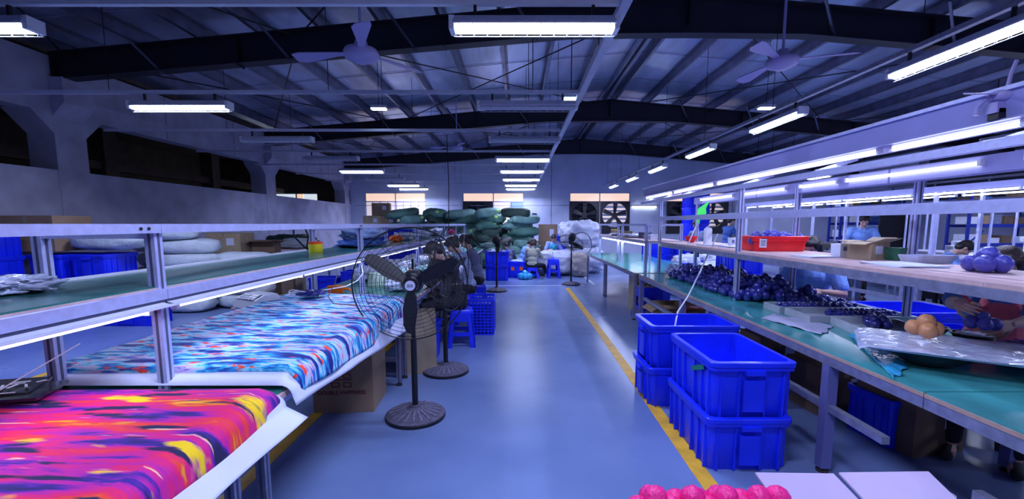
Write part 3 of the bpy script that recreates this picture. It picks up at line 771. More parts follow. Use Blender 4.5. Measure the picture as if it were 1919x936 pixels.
# ================================================================== KINDS OF THINGS
def rrect(w, d, r, n=4):
    pts = []
    for cx, cy, a0 in ((w / 2 - r, d / 2 - r, 0), (-w / 2 + r, d / 2 - r, pi / 2), (-w / 2 + r, -d / 2 + r, pi), (w / 2 - r, -d / 2 + r, 1.5 * pi)):
        for k in range(n + 1):
            a = a0 + k * pi / 2 / n; pts.append((cx + r * cos(a), cy + r * sin(a)))
    return pts
def loft(b, rings, m, close_bot=True, close_top=False):
    n = len(rings[0][0]); vs = []; fs = []
    for pts, z in rings: vs += [(x, y, z) for x, y in pts]
    for i in range(len(rings) - 1):
        for k in range(n): q = (k + 1) % n; fs.append((i * n + k, i * n + q, (i + 1) * n + q, (i + 1) * n + k))
    if close_bot: fs.append(tuple(range(n))[::-1])
    if close_top: fs.append(tuple((len(rings) - 1) * n + k for k in range(n)))
    b.add(vs, fs, m)
def make_crate(w=.52, d=.74, h=.34, m=blue_pl, name='crate', label='x', cat='crate', ribs=True, stain=False):
    root = thing(name, label, cat)
    b = MB(); t = .94
    o_ = lambda k, z: (rrect(w * k, d * k - (0 if k < 1 else 0), .04), z)
    loft(b, [o_(t * .93, 0), o_(t * .945, .01), o_(t * .985, h - .05), (rrect(w * t * .985 - .02, d * t * .985 - .02, .035), h - .004), (rrect(w * t * .93 - .02, d * t * .93 - .02, .035), .02), (rrect(.02, .02, .004), .02)], m)
    b.f.append(tuple(len(b.v) - 20 + k for k in range(20))); b.m.append(0)
    b.build('body', root, shade_angle=35)
    b = MB(); loft(b, [(rrect(w * t * .985, d * t * .985, .04), h - .052), (rrect(w * .985, d * .985, .045), h - .05), (rrect(w * .985, d * .985, .045), h - .028), (rrect(w, d, .045), h - .026), (rrect(w, d, .045), h - .003), (rrect(w - .006, d - .006, .045), h), (rrect(w * t * .985 - .022, d * t * .985 - .022, .04), h), (rrect(w * t * .985 - .024, d * t * .985 - .024, .04), h - .03)], m, False)
    b.build('rim', root, shade_angle=35)
    if ribs:
        b = MB()
        for s in (-1, 1):
            for q in (-.36, -.15, .15, .36):
                kx = t * .955 / 2; MB().box((q * w, s * d * kx + s * .006, h / 2 - .03), (.012, .02, h - .07), m).build('rib', root)
            for q in (-.40, -.27, -.12, .12, .27, .40):
                kx = t * .955 / 2; MB().box((s * w * kx + s * .006, q * d, h / 2 - .03), (.02, .012, h - .07), m).build('rib', root)
        for s in (-1, 1):
            b = MB().box((0, s * (d / 2 - .002), h - .058), (w * .22, .028, .028), m); b.box((0, s * (d / 2 - .008), h * .42), (w * .235, .012, h * .55), m)
            b.build('handle', root)
    if stain:
        tag(MB().box((-w / 2 * .972, -d * .2, h * .72), (.003, .2, .03), mat('green_mark', (.0, .16, .12), .6), (-.35, 0, 0)).build('paint_mark', root), 'green paint mark')
    return snap(root)
def make_stool(m=blue_pl, name='plastic_stool', h=.46):
    root = thing(name, 'x', 'stool')
    b = MB(); loft(b, [(rrect(.27, .27, .03), h - .05), (rrect(.265, .265, .03), h - .01), (rrect(.25, .25, .03), h)], m, True, True); b.build('seat', root, shade_angle=40)
    for sx in (-1, 1):
        for sy in (-1, 1):
            b = MB()
            for (ax, ay) in ((1, .32), (.32, 1)):
                # two flanges of each corner leg, splayed outwards
                x0, y0 = sx * .128, sy * .128; x1, y1 = sx * .175, sy * .175
                wx_, wy_ = (-sx * .055 * (ax > .9) - sx * .012 * (ax < .9)), (-sy * .055 * (ay > .9) - sy * .012 * (ay < .9))
                b.add([(x0, y0, h - .04), (x0 + wx_, y0, h - .04), (x0 + wx_, y0 + wy_, h - .04), (x0, y0 + wy_, h - .04), (x1, y1, 0), (x1 + wx_ * 1.15, y1, 0), (x1 + wx_ * 1.15, y1 + wy_ * 1.15, 0), (x1, y1 + wy_ * 1.15, 0)],
                      [(0, 1, 2, 3), (7, 6, 5, 4), (0, 4, 5, 1), (1, 5, 6, 2), (2, 6, 7, 3), (3, 7, 4, 0)], m)
            b.build('leg', root)
    for s in (-1, 1):
        for ax in (0, 1):
            b = MB(); c = (s * .136, 0, h * .80) if ax else (0, s * .136, h * .80)
            b.box(c, (.012, .2, .10) if ax else (.2, .012, .10), m); 
            c = (s * .157, 0, h * .36) if ax else (0, s * .157, h * .36)
            b.box(c, (.012, .25, .05) if ax else (.25, .012, .05), m)
            b.build('apron', root)
    return snap(root)
def make_fan(tilt=0.0, name='pedestal_fan', R=.415, H=1.06, blade_rot=0.0):
    """industrial pedestal fan; its head looks along -y"""
    root = thing(name, 'x', 'fan')
    b = MB(); b.lathe([(.225, 0), (.228, .03), (.215, .036), (.06, .075), (.045, .085), (.04, .10), (0, .10)], mat('cast_iron', (.11, .10, .16), .7, .1, .35, 30, .3, 90), 48)
    base = b.build('base', root, shade_angle=30)
    b = MB(); ir = mat('cast_iron_rib', (.20, .19, .28), .7, .1, .3, 30)
    for k in range(20):
        a = 2 * pi * k / 20; b.bar((cos(a) * .075, sin(a) * .075, .074), (cos(a) * .2, sin(a) * .2, .042), .012, .008, ir)
    b.build('ribs', base)
    MB().lathe([(.232, 0), (.232, .022), (.225, .025)], black, 48).build('rim', base)
    b = MB().tube([(0, 0, .08), (0, 0, H - .02)], .017, black, 12); b.tube([(0, 0, .08), (0, 0, .62)], .023, black, 12); b.build('pole', root, shade_angle=50)
    T = Matrix.Translation((0, 0, H)) @ Matrix.Rotation(tilt, 4, 'X')
    FR = T @ Matrix.Rotation(pi / 2, 4, 'X')      # local z of the head -> -y
    b = MB(); b.lathe([(0, -.16), (.06, -.155), (.085, -.12), (.09, -.03), (.075, .02), (.05, .03), (0, .03)], black_pl, 24, FR)
    b.tube([T @ Vector((0, .1, .09)), T @ Vector((0, .1, .17))], .009, black, 8); b.box(T @ Vector((0, .03, -.02)), (.05, .09, .1), black_pl)
    b.build('motor', root, shade_angle=40)
    for k in range(3):
        a = 2 * pi * k / 3 + blade_rot; M = FR @ Matrix.Rotation(a, 4, 'Z')
        out = [(.05, -.02), (.10, -.045), (.2, -.062), (.32, -.055), (.372, -.03), (.38, .0), (.36, .03), (.2, .05), (.10, .04), (.05, .02)]
        tw = lambda x, y: .07 + y * .45 * (1.1 - x)
        n = len(out); vs = [(x, y, tw(x, y)) for x, y in out] + [(x, y, tw(x, y) + .005) for x, y in out]
        b = MB().add(vs, [tuple(range(n))[::-1], tuple(range(n, 2 * n))] + [(i, (i + 1) % n, n + (i + 1) % n, n + i) for i in range(n)], mat('fan_blade_black', (.008, .008, .013), .5), M)
        b.build('blade', root)
    b = MB().lathe([(.058, .04), (.06, .10), (.05, .115), (0, .118)], black_pl, 20, FR); b.build('blade_hub', root, shade_angle=40)
    front = lambda r: .135 + .045 * (1 - (r / R) ** 2)
    back = lambda r: -.02 - .03 * (1 - (r / R) ** 2) + .07 * (r / R) ** 3
    for nm, fn in (('front_guard', front), ('rear_guard', back)):
        b = MB(); N = 13
        for i in range(N):
            r = .07 + (R - .075) * i / (N - 1)
            b.tube([FR @ Vector((r * cos(2 * pi * k / 48), r * sin(2 * pi * k / 48), fn(r))) for k in range(48)], .0013, wire_m, 3, closed=True)
        for k in range(12 if nm[0] == 'f' else 28):
            a = 2 * pi * k / (12 if nm[0] == 'f' else 28)
            b.tube([FR @ Vector((r * cos(a), r * sin(a), fn(r) - .003)) for r in (.05, .15, .27, .36, R)], .0016, wire_m, 3)
        b.build(nm, root)
    b = MB(); b.tube([FR @ Vector((R * cos(2 * pi * k / 64), R * sin(2 * pi * k / 64), .09)) for k in range(64)], .0045, wire_m, 6, closed=True)
    for k in range(4):
        a = pi / 4 + pi / 2 * k; b.tube([FR @ Vector((R * cos(a), R * sin(a), z)) for z in (front(R), .05)], .006, wire_m, 6)
    b.build('guard_ring', root)
    b = MB().lathe([(0, .176), (.036, .178), (.036, .186), (0, .188)], mat('fan_badge_white', (.62, .65, .85), .4), 24, FR); bd = b.build('badge', root)
    b = MB()
    for x, w_ in ((-.014, .010), (0, .008), (.014, .010)):
        b.box(FR @ Vector((x, 0, .189)), (w_, .002, .018), black); b.box(FR @ Vector((x, .0, .189)), (w_ * .5, .003, .008), mat('fan_badge_white', (1, 1, 1)))
    b.build('badge_mark', bd)
    return snap(root)
_seedc = [3]
def lump(b, m, rx, ry, rz, seed, amp=.12, fr=2.2, nu=28, nv=16, ex=.75, flat=.0, folds=0, ridge=0):
    """soft closed form: superellipsoid with creases; sits on z = 0"""
    vs = []; fs = []; sv = Vector((seed * 7.13, seed * 3.7, seed * 1.9))
    sg = lambda v, e: math.copysign(abs(v) ** e, v)
    for i in range(nv + 1):
        a = -pi / 2 + pi * i / nv
        for k in range(nu):
            t = 2 * pi * k / nu
            x, y, z = sg(cos(a), ex) * sg(cos(t), ex), sg(cos(a), ex) * sg(sin(t), ex), sg(sin(a), ex)
            p = Vector((x, y, z)); d = noise.noise(p * fr + sv) * amp + noise.noise(p * fr * 2.7 + sv) * amp * .45
            if ridge: d -= ridge * (1 - abs(noise.noise(p * fr * 1.6 + sv * 2)) * 2) ** 3 * .6 - ridge * .2
            if folds:
                d += folds * .03 * cos(9 * t + 3 * noise.noise(p * 2 + sv)) * max(0, abs(x) - .35)
            zz = z
            if z < 0: zz = z * (1 - flat)
            vs.append((x * rx * (1 + d), y * ry * (1 + d), (zz * (1 + d) + (1 - flat)) * rz))
    for i in range(nv):
        for k in range(nu): q = (k + 1) % nu; fs.append((i * nu + k, i * nu + q, (i + 1) * nu + q, (i + 1) * nu + k))
    return b.add(vs, fs, m)
def make_sack(m, L, W, H, seed, name='sack', tie=True, cap_m=None):
    root = thing(name, 'x', 'sack')
    b = MB(); lump(b, m, L / 2, W / 2, H / 2, seed, .10, 1.6, 32, 14, .62, .12, 1, .10); b.build('bag', root, True)
    if tie:
        b = MB(); n = 10; vs = []; fs = []
        for i, (x, r) in enumerate(((L / 2 - .02, .05), (L / 2 + .03, .025), (L / 2 + .09, .055))):
            for k in range(n):
                a = 2 * pi * k / n; rr_ = r * (1 + .35 * (k % 2) * (i == 2)); vs.append((x, rr_ * cos(a), H * .44 + rr_ * sin(a)))
        for i in range(2):
            for k in range(n): q = (k + 1) % n; fs.append((i * n + k, i * n + q, (i + 1) * n + q, (i + 1) * n + k))
        fs.append(tuple(2 * n + k for k in range(n)))
        b.add(vs, fs, m); b.build('tied_end', root)
    if cap_m is not None:
        tag(MB().ell((L * .30, -W * .40, H * .6), (.09, .045, .06), cap_m, 12, 8).build('bag_opening', root, True), 'pale lime contents showing at the opening')
    return snap(root)
def make_carton(w, d, h, m=card, open_=0, tape=True, label_sq=False, name='carton', flaps=(1, 1, 1, 1), flap_a=1.9):
    root = thing(name, 'x', 'carton'); t = .006; b = MB()
    if open_:
        b.b2((-w / 2, -d / 2, 0), (w / 2, d / 2, t), m)
        b.b2((-w / 2, -d / 2, t), (-w / 2 + t, d / 2, h), m); b.b2((w / 2 - t, -d / 2, t), (w / 2, d / 2, h), m)
        b.b2((-w / 2 + t, -d / 2, t), (w / 2 - t, -d / 2 + t, h), m); b.b2((-w / 2 + t, d / 2 - t, t), (w / 2 - t, d / 2, h), m)
    else:
        b.b2((-w / 2, -d / 2, 0), (w / 2, d / 2, h), m)
        b2_ = MB()
    b.build('box_body', root)
    if open_:
        for i, (cx, cy, L, dx, dy) in enumerate(((0, -d / 2, w, 0, -1), (0, d / 2, w, 0, 1), (-w / 2, 0, d, -1, 0), (w / 2, 0, d, 1, 0))):
            if not flaps[i]: continue
            fl = min(w, d) * .48; a = flap_a + .25 * ((i * 7) % 3 - 1); ox, oz = sin(a) * fl, cos(a) * fl
            if dx: vs = [(cx, -L / 2, h), (cx, L / 2, h), (cx + dx * ox, L / 2, h + oz), (cx + dx * ox, -L / 2, h + oz)]
            else: vs = [(-L / 2, cy, h), (L / 2, cy, h), (L / 2, cy + dy * ox, h + oz), (-L / 2, cy + dy * ox, h + oz)]
            vs = vs + [(x, y, z - .005) for x, y, z in vs]
            MB().add(vs, [(0, 1, 2, 3), (7, 6, 5, 4), (0, 4, 5, 1), (1, 5, 6, 2), (2, 6, 7, 3), (3, 7, 4, 0)], m).build('flap', root)
    else:
        for s in (-1, 1): MB().b2((-w / 2 + .002, s * .003, h), (w / 2 - .002, s * (d / 2 - .002), h + .004), m).build('flap', root)
        if tape: tag(MB().b2((-.025, -d / 2 - .001, h * .8), (.025, d / 2, h + .0055), mat('packing_tape', (.35, .28, .2), .25)).build('tape', root), 'brown packing tape')
    if label_sq: tag(MB().box((w * .2, -d / 2 - .0015, h * .62), (w * .22, .003, h * .32), paper).build('sticker', root), 'white paper sticker')
    return snap(root)
class Proto:
    """first use moves the original, later ones copy it"""
    def __init__(s, root): s.r = root; s.used = False
    def __call__(s, loc, rz=0, label=None, group=None, scale=None):
        if not s.used:
            s.used = True; snap(s.r); put(s.r, loc, rz)
            if scale: s.r.scale = scale if isinstance(scale, tuple) else (scale,) * 3
            if label: s.r['label'] = label
            if group: s.r['group'] = group
            return s.r
        return dup(s.r, loc, rz, label, group, scale)
def solo(name, label, cat, b, loc=(0, 0, 0), rz=0, smooth=False, group=None, sa=None):
    o = b.build(name, None, smooth, sa); o.location = loc; o.rotation_euler = (0, 0, rz); return tag(o, label, cat, group)
# ================================================================== CRATES BESIDE THE AISLE
crate = Proto(make_crate())
cr1 = Proto(make_crate(stain=True))
crate((1.395, 2.86, 0), 0, 'bottom blue crate of the front stack standing on the yellow line', 'blue crates by the right bench')
cr1((1.41, 2.88, .326), 0, 'top empty blue crate of the front stack, green mark on its left side', 'blue crates by the right bench', (1, 1, 1.04))
crate((1.43, 3.70, 0), pi / 2, 'bottom blue crate of the stack just behind the front crates', 'blue crates by the right bench', (1, 1, .97))
crate((1.45, 3.73, .318), pi / 2, 'top empty blue crate of the stack behind, turned crosswise', 'blue crates by the right bench', (1, 1, 1.05))
# ================================================================== FABRIC ON THE LEFT BENCH
def cloth_stack(name, label, cat, m, y0, y1, x0, x1, ztop, drop, fr_curl=0.0, thick=.03, ph=0.0, far_skew=0.0, us=1, group=None, y1r=None, hem0=1.0):
    """a pile of printed cloth that rolls over the aisle edge of the bench"""
    b = MB(); R = .07; arc = R * pi / 2; W = x1 - x0; tot = W - R + arc + drop; y1r = y1 if y1r is None else y1r
    def fn(u, v):
        s = u * (tot - drop + drop * (hem0 + (1 - hem0) * v)); yb = y0 + (y1 + (y1r - y1) * u - y0) * v
        if s < W - R: x, z = x0 + s, ztop
        elif s < W - R + arc: a = (s - W + R) / R; x, z = x1 - R + R * sin(a), ztop - R + R * cos(a)
        else: x, z = x1 + (s - W + R - arc) * .12, ztop - R - (s - W + R - arc)
        d = noise.noise(Vector((x * 1.3 + ph, yb * 1.5, ph))) * .014 + noise.noise(Vector((s * 1.2, yb * 7 + ph, 3))) * .006
        ed = min(v, 1 - v) * (y1 - y0)
        z += d if s < W - R else 0
        if s >= W - R: x += noise.noise(Vector((yb * 3.2, s * 1.5, ph))) * .014
        if ed < .04: z -= (.04 - ed) * .5
        return (x, yb, z)
    b.grid(fn, 70, int((y1 - y0) * 34), m, uvs=lambda u, v: (u * tot, v * (y1 - y0)))
    o = b.build(name, None, True); tag(o, label, cat, group)
    md = o.modifiers.new('thickness', 'SOLIDIFY'); md.thickness = thick; md.offset = -1
    return o
paper_ed = paper
def paper_under(y0, y1, x1, ztop, drop, label, lift=.0, ph=0.0, curl_front=0, y1r=None, xin=-1.9, d0=.1, flare=.3):
    b = MB(); R = .055; arc = R * pi / 2; W = x1 - xin; tot = W - R + arc + drop
    def fn(u, v):
        yb = y0 + ((y1r or y1) - y0) * v if u > .6 else y0 + (y1 - y0) * v
        dr = (d0 + (drop - d0) * v) * (1 + .05 * sin(yb * 2.2 + ph)); to = W - R + arc + dr; s = u * to
        if s < W - R: x, z = xin + s, ztop
        elif s < W - R + arc: a = (s - W + R) / R; x, z = x1 - R + R * sin(a), ztop - R + R * cos(a)
        else: x, z = x1 + (s - W + R - arc) * flare, ztop - R - (s - W + R - arc) * (1.1 - flare)
        if s > W - R: x += noise.noise(Vector((yb * 2, ph, 1))) * .02
        if curl_front and v < .16:
            k = (.16 - v) / .16; z += .05 * k * (1 - k) * 3.2 if s < W - R else 0
        return (x, yb, z)
    b.grid(fn, 60, 40, paper)
    o = b.build('paper_sheet', None, True); tag(o, label, 'paper')
    md = o.modifiers.new('thickness', 'SOLIDIFY'); md.thickness = .003
    return o
cloth_stack('printed_cloth', 'magenta, orange and yellow streaked cloth piled on the near end of the left bench', 'fabric', fab_warm, .35, 1.76, -2.29, -.985, .83, .045, ph=2.0)
paper_under(.30, 1.78, -.99, .785, .13, 'white backing paper hanging out under the magenta cloth', ph=1.0, d0=.13, flare=.72)
cloth_stack('printed_cloth', 'turquoise, navy and red streaked cloth spread along the left bench', 'fabric', fab_cool, 2.0, 4.42, -2.22, -1.02, .83, .16, ph=7.0, y1r=3.95, hem0=.3)
paper_under(1.915, 4.3, -1.025, .772, .205, 'white backing paper curling at the front and hanging under the turquoise cloth', ph=2.0, curl_front=1, y1r=4.0, xin=-2.2, d0=.05)
# ================================================================== FANS
f1 = make_fan(blade_rot=radians(28)); p = P(779, 781, Z=.0); put(f1, (p.x, p.y, 0), radians(9)); f1['label'] = 'nearest black pedestal fan, its round guard facing the camera'
f2 = make_fan(blade_rot=radians(10)); p = P(836, 697, Z=0); put(f2, (p.x, p.y, 0), radians(74)); f2['label'] = 'second black pedestal fan, standing just behind the nearest one and turned aside'
f3 = make_fan(tilt=radians(62), R=.30, H=1.1); p = P(931, 546, Z=0); put(f3, (p.x, p.y, 0), radians(150)); f3['label'] = 'black pedestal fan far down the aisle in front of the big blue bin'
f4 = make_fan(tilt=radians(58), R=.30, H=1.12); p = P(1070, 534, Z=0); put(f4, (p.x, p.y, 0), radians(200)); f4['label'] = 'black pedestal fan at the far end of the yellow line before the pale bales'
f5 = dup(f3, (5.0, 7.4, 0), radians(120), 'dark fan beside the sewing bench, left of the standing man')
# ================================================================== STOOLS AND BINS AT THE LEFT BENCH
stool = Proto(make_stool())
G = 'blue stools'
def st(px, py, rz, label, sc_=None, Z=0):
    p = P(px, py, Z=Z); stool((p.x, p.y, Z), rz, label, G, sc_)
    return p
stool((-.70, 5.35, 0), .1, 'blue stool nearest the second fan, under the worker in black', G)
stool((-.76, 6.55, 0), .0, 'blue stool under the worker in the speckled blouse', G)
stool((-.70, 7.55, 0), .15, 'blue stool under the worker in the grey sweater', G)
# perforated basket
def make_basket():
    root = thing('perforated_basket', 'blue plastic basket with slotted sides beside the stools at the left bench', 'basket')
    w, d, h = .36, .50, .46; b = MB()
    for z in [h * k / 11 for k in range(12)]:
        loft(b, [(rrect(w, d, .03), z), (rrect(w, d, .03), z + .018), (rrect(w - .012, d - .012, .03), z + .018), (rrect(w - .012, d - .012, .03), z)], blue_pl, False)
    for s in (-1, 1):
        for k in range(9): b.box((s * w / 2 - s * .004, -d / 2 + .03 + k * (d - .06) / 8, h / 2), (.01, .014, h), blue_pl)
        for k in range(7): b.box((-w / 2 + .03 + k * (w - .06) / 6, s * d / 2 - s * .004, h / 2), (.014, .01, h), blue_pl)
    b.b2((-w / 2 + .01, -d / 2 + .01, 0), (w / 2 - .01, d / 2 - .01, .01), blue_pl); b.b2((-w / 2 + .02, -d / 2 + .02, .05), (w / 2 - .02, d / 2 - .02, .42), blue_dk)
    b.build('side_grid', root)
    b = MB(); loft(b, [(rrect(w + .01, d + .01, .03), h), (rrect(w + .03, d + .03, .03), h + .004), (rrect(w + .03, d + .03, .03), h + .03), (rrect(w - .02, d - .02, .03), h + .03), (rrect(w - .02, d - .02, .03), h)], blue_pl, False); b.build('rim', root)
    return root
put(make_basket(), (-.50, 6.05, 0), .0)
b = MB().b2((-.10, -.14, 0), (.10, .14, .42), blue_pl); bk = thing('small_bin', 'narrow blue bin squeezed behind the tall cartons under the left bench', 'bin', (-.99, 4.86, 0))
b = MB(); loft(b, [(rrect(.17, .26, .02), 0), (rrect(.2, .3, .02), .40), (rrect(.18, .28, .02), .40), (rrect(.15, .24, .02), .02)], blue_pl); b.build('body', bk); b = MB(); loft(b, [(rrect(.2, .3, .02), .385), (rrect(.22, .32, .02), .39), (rrect(.22, .32, .02), .41), (rrect(.18, .28, .02), .41)], blue_pl, False); b.build('rim', bk)
# cartons under the left bench
dh = make_carton(.47, .42, .50, card); put(dh, (-1.40, 3.56, 0), .06); dh['label'] = 'brown carton with red emblem and lettering under the left bench near the fan'
redink = mat('red_carton_ink', (.14, .035, .03), .85)
b = MB(); yf = -.2115
def bars(b, x, z, s, m, y=yf):
    """double happiness sign: two equal halves side by side"""
    for q in (-1, 1):
        cx = x + q * s * .27
        for (dx, dz, w_, h_) in ((0, .44, .42, .05), (0, .30, .34, .05), (0, .18, .36, .04), (0, .02, .36, .04), (-.16, .10, .05, .16), (.16, .10, .05, .16), (0, -.08, .5, .05), (0, -.22, .36, .04), (0, -.42, .36, .05), (-.16, -.32, .05, .2), (.16, -.32, .05, .2), (0, .38, .05, .3)):
            b.box((cx + dx * s, y, z + dz * s), (w_ * s, .002, h_ * s), m)
bars(b, -.01, .285, .17, redink)
b.box((-.01, yf, .395), (.2, .002, .006), redink)
for x in (-.10, -.01, .06): b.lathe([(.006, 0), (.006, .002)], redink, 8, Matrix.Translation((x, yf, .43)) @ Matrix.Rotation(pi / 2, 4, 'X'))
tag(b.build('printed_emblem', dh), 'faded red double emblem')
def text_on(parent, s, loc, rot, size, m, name='lettering'):
    cu = bpy.data.curves.new(name, 'FONT'); cu.body = s; cu.size = size; cu.align_x = 'CENTER'; cu.align_y = 'CENTER'; cu.extrude = .0008; cu.offset = .001
    cu.materials.append(m); t_o = bpy.data.objects.new('t', cu); C.objects.link(t_o); dg = bpy.context.evaluated_depsgraph_get(); me = bpy.data.meshes.new_from_object(t_o.evaluated_get(dg)); bpy.data.objects.remove(t_o)
    o = bpy.data.objects.new(name, me); C.objects.link(o); o.parent = parent; o.location = loc; o.rotation_euler = rot; return o
text_on(dh, 'DOUBLE HAPPINESS', (-.01, -.2118, .165), (pi / 2, 0, 0), .042, redink)
tall = Proto(make_carton(.34, .34, .60, card_lt))
t1 = tall((-1.02, 4.42, 0), .22, 'tall pale carton with dark print lines beside the fan poles, under the left bench', None)
b = MB(); ink = mat('dark_ink', (.08, .06, .05), .9)
for k in range(9): b.box((.171, -.02 + .03 * (k % 3), .12 + k * .05), (.002, .2 - .05 * (k % 3), .008), ink)
b.build('print_lines', t1)
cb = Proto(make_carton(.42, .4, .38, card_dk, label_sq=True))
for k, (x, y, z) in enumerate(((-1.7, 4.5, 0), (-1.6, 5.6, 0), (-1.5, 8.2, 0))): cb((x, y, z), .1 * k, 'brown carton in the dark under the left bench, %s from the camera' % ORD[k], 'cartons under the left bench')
# ================================================================== PEOPLE
def ik(a, t, l1, l2, pole):
    a, t, pole = Vector(a), Vector(t), Vector(pole); d = t - a; L = min(d.length, (l1 + l2) * .985); d.normalize(); t = a + d * L
    x = (l1 * l1 - l2 * l2 + L * L) / (2 * L); h = sqrt(max(0, l1 * l1 - x * x))
    p = pole - d * pole.dot(d); p.normalize()
    return a + d * x + p * h, t
def remesh(o, vox, it=2):
    m = o.modifiers.new('one_surface', 'REMESH'); m.mode = 'VOXEL'; m.voxel_size = vox; m.use_smooth_shade = True
    s = o.modifiers.new('soften', 'SMOOTH'); s.factor = .5; s.iterations = it
def hand(b, wrist, fwd, palm_n, side, curl=.6, k=1.0):
    """palm, four unequal bent fingers, thumb from the side of the palm"""
    f = Vector(fwd).normalized(); n = Vector(palm_n); n = (n - f * n.dot(f)).normalized(); s = f.cross(n) * side
    w = Vector(wrist)
    for q in (-.026, -.009, .009, .026): b.cap(w + s * q * .7 * k, w + f * .075 * k + s * q * k, .013 * k, .0125 * k, skin, 8)
    for i, (q, L) in enumerate(((-.030, .062), (-.010, .078), (.010, .085), (.029, .074))):
        base = w + f * .082 * k + s * q * k; c = curl * (1 + .12 * i)
        d1 = (f * cos(c * .5) + n * sin(c * .5) + s * q * 1.2).normalized(); d2 = (f * cos(c * 1.3) + n * sin(c * 1.3)).normalized(); d3 = (f * cos(c * 2) + n * sin(c * 2)).normalized()
        p1 = base + d1 * L * .48 * k; p2 = p1 + d2 * L * .30 * k; p3 = p2 + d3 * L * .22 * k
        b.cap(base, p1, .0088 * k, .0082 * k, skin, 7); b.cap(p1, p2, .0082 * k, .0074 * k, skin, 7); b.cap(p2, p3, .0074 * k, .0062 * k, skin, 7)
    t0 = w + f * .022 * k + s * .026 * k; t1 = t0 + (f * .55 + s * .65 + n * .45).normalized() * .042 * k; t2 = t1 + (f * .8 + s * .1 + n * .55).normalized() * .032 * k
    b.cap(t0, t1, .0125 * k, .0098 * k, skin, 8); b.cap(t1, t2, .0098 * k, .0075 * k, skin, 8)
def person(label, loc, rz, pose='sit', seat=.46, lean=.3, hp=.4, hyaw=0, hands=None, top=polo, sleeve='short', bottom=pants, hm=hair, style='short', sc_=1.0, stout=1.0, vox=.011, fine=False, group=None, legs=(0, 0), shoe=rub, apron=None):
    """local +y is forwards; everything is laid out from joints"""
    root = thing('person', label, 'person', loc, rz, group)
    pz = seat + .10 if pose == 'sit' else .92
    pel = Vector((0, 0, pz)); up = Vector((0, sin(lean), cos(lean))); fw = Vector((0, cos(lean), -sin(lean))); X = Vector((1, 0, 0))
    waist = pel + up * .17; chest = pel + up * .34; nb = pel + up * .50
    sh = {s: pel + up * .455 + X * s * .165 * stout for s in (-1, 1)}
    hip = {s: pel + X * s * .09 for s in (-1, 1)}
    if pose == 'sit':
        kn = {s: Vector((s * .13 + legs[0] * .1, .40, seat + .045)) for s in (-1, 1)}; an = {s: Vector((s * .14 + legs[0] * .15, .36 + legs[1], .09)) for s in (-1, 1)}
    else:
        kn = {s: Vector((s * .10, .02, .50)) for s in (-1, 1)}; an = {s: Vector((s * .11, -.02, .09)) for s in (-1, 1)}
    hands = hands or {-1: (-.16, .42, pz + .22), 1: (.14, .42, pz + .24)}
    b = MB(); B = skin; st_ = stout
    def E(c, r, m_, R=None): b.ell(c, r, m_, 14, 10, R)
    Rl = Matrix.Rotation(-lean, 4, 'X')
    E(pel, (.155 * st_, .11 * st_, .11), B, Rl); E(waist, (.125 * st_, .095 * st_, .12), B, Rl); E(chest, (.15 * st_, .10 * st_, .14), B, Rl); E(pel + up * .42, (.15 * st_, .08, .07), B, Rl)
    hu = Vector((0, sin(lean + hp), cos(lean + hp))); hf = Vector((0, cos(lean + hp), -sin(lean + hp)))
    b.cap(nb - up * .05, nb + hu * .08 + up * .02, .052, .046, B, 12)
    hc = nb + up * .05 + hu * .145 + hf * .02
    HR = Matrix((X, hf, hu)).transposed().to_4x4() @ Matrix.Rotation(hyaw, 4, 'Z')
    def H(v): return hc + HR.to_3x3() @ Vector(v)
    E(H((0, -.012, .02)), (.074, .092, .090), B, HR); E(H((0, .016, -.035)), (.058, .068, .078), B, HR); E(H((0, .03, -.085)), (.03, .028, .025), B, HR)
    b.cap(H((0, .082, .005)), H((0, .100, -.028)), .008, .014, B, 8)
    for s in (-1, 1):
        E(H((s * .076, -.008, -.012)), (.010, .020, .030), B, HR); b.cap(H((s * .012, .096, -.030)), H((s * .014, .09, -.03)), .008, .007, B, 6); E(H((s * .042, .06, -.03)), (.02, .02, .02), B, HR)
    for s in (-1, 1):
        el, ha = ik(sh[s], hands[s], .28 * (1 if not fine else 1), .25, (s * .6, -.25, -.8)); sh[(s, 'e')] = el; sh[(s, 'h')] = ha
        b.cap(sh[s] - X * s * .02, sh[s] + X * s * .01, .055, .052 * st_, B); b.cap(sh[s], el, .047 * st_, .036 * st_, B); b.cap(el, ha, .036 * st_, .024, B)
        d = (ha - el).normalized(); f2 = (d + Vector((-s * .25, 0, -.15))).normalized(); pn = Vector((-s * .7, .1, -.7)) if not fine else Vector((-s * .8, .35, -.3))
        hand(b, ha + d * .012, f2, pn, -s, .75 if fine else .55)
        b.cap(hip[s], kn[s], .082 * st_, .055, B, 12); b.cap(kn[s], an[s], .052, .036, B, 12)
        b.cap(an[s] + Vector((0, -.03, -.04)), an[s] + Vector((0, .12, -.055)), .036, .03, B)
    body = b.build('body', root); remesh(body, vox * (.55 if fine else 1), 2)
    # shirt: torso and sleeves
    b = MB(); g = .016
    E(pel + up * .03, ((.155 + g) * st_, (.11 + g) * st_, .115), top, Rl); E(waist, ((.128 + g) * st_, (.10 + g) * st_, .13), top, Rl); E(chest, ((.152 + g) * st_, (.104 + g) * st_, .145), top, Rl); E(pel + up * .425, ((.155 + g) * st_, .08 + g, .072), top, Rl)
    b.cap(nb - up * .045, nb - up * .012, .07, .060, top, 12)
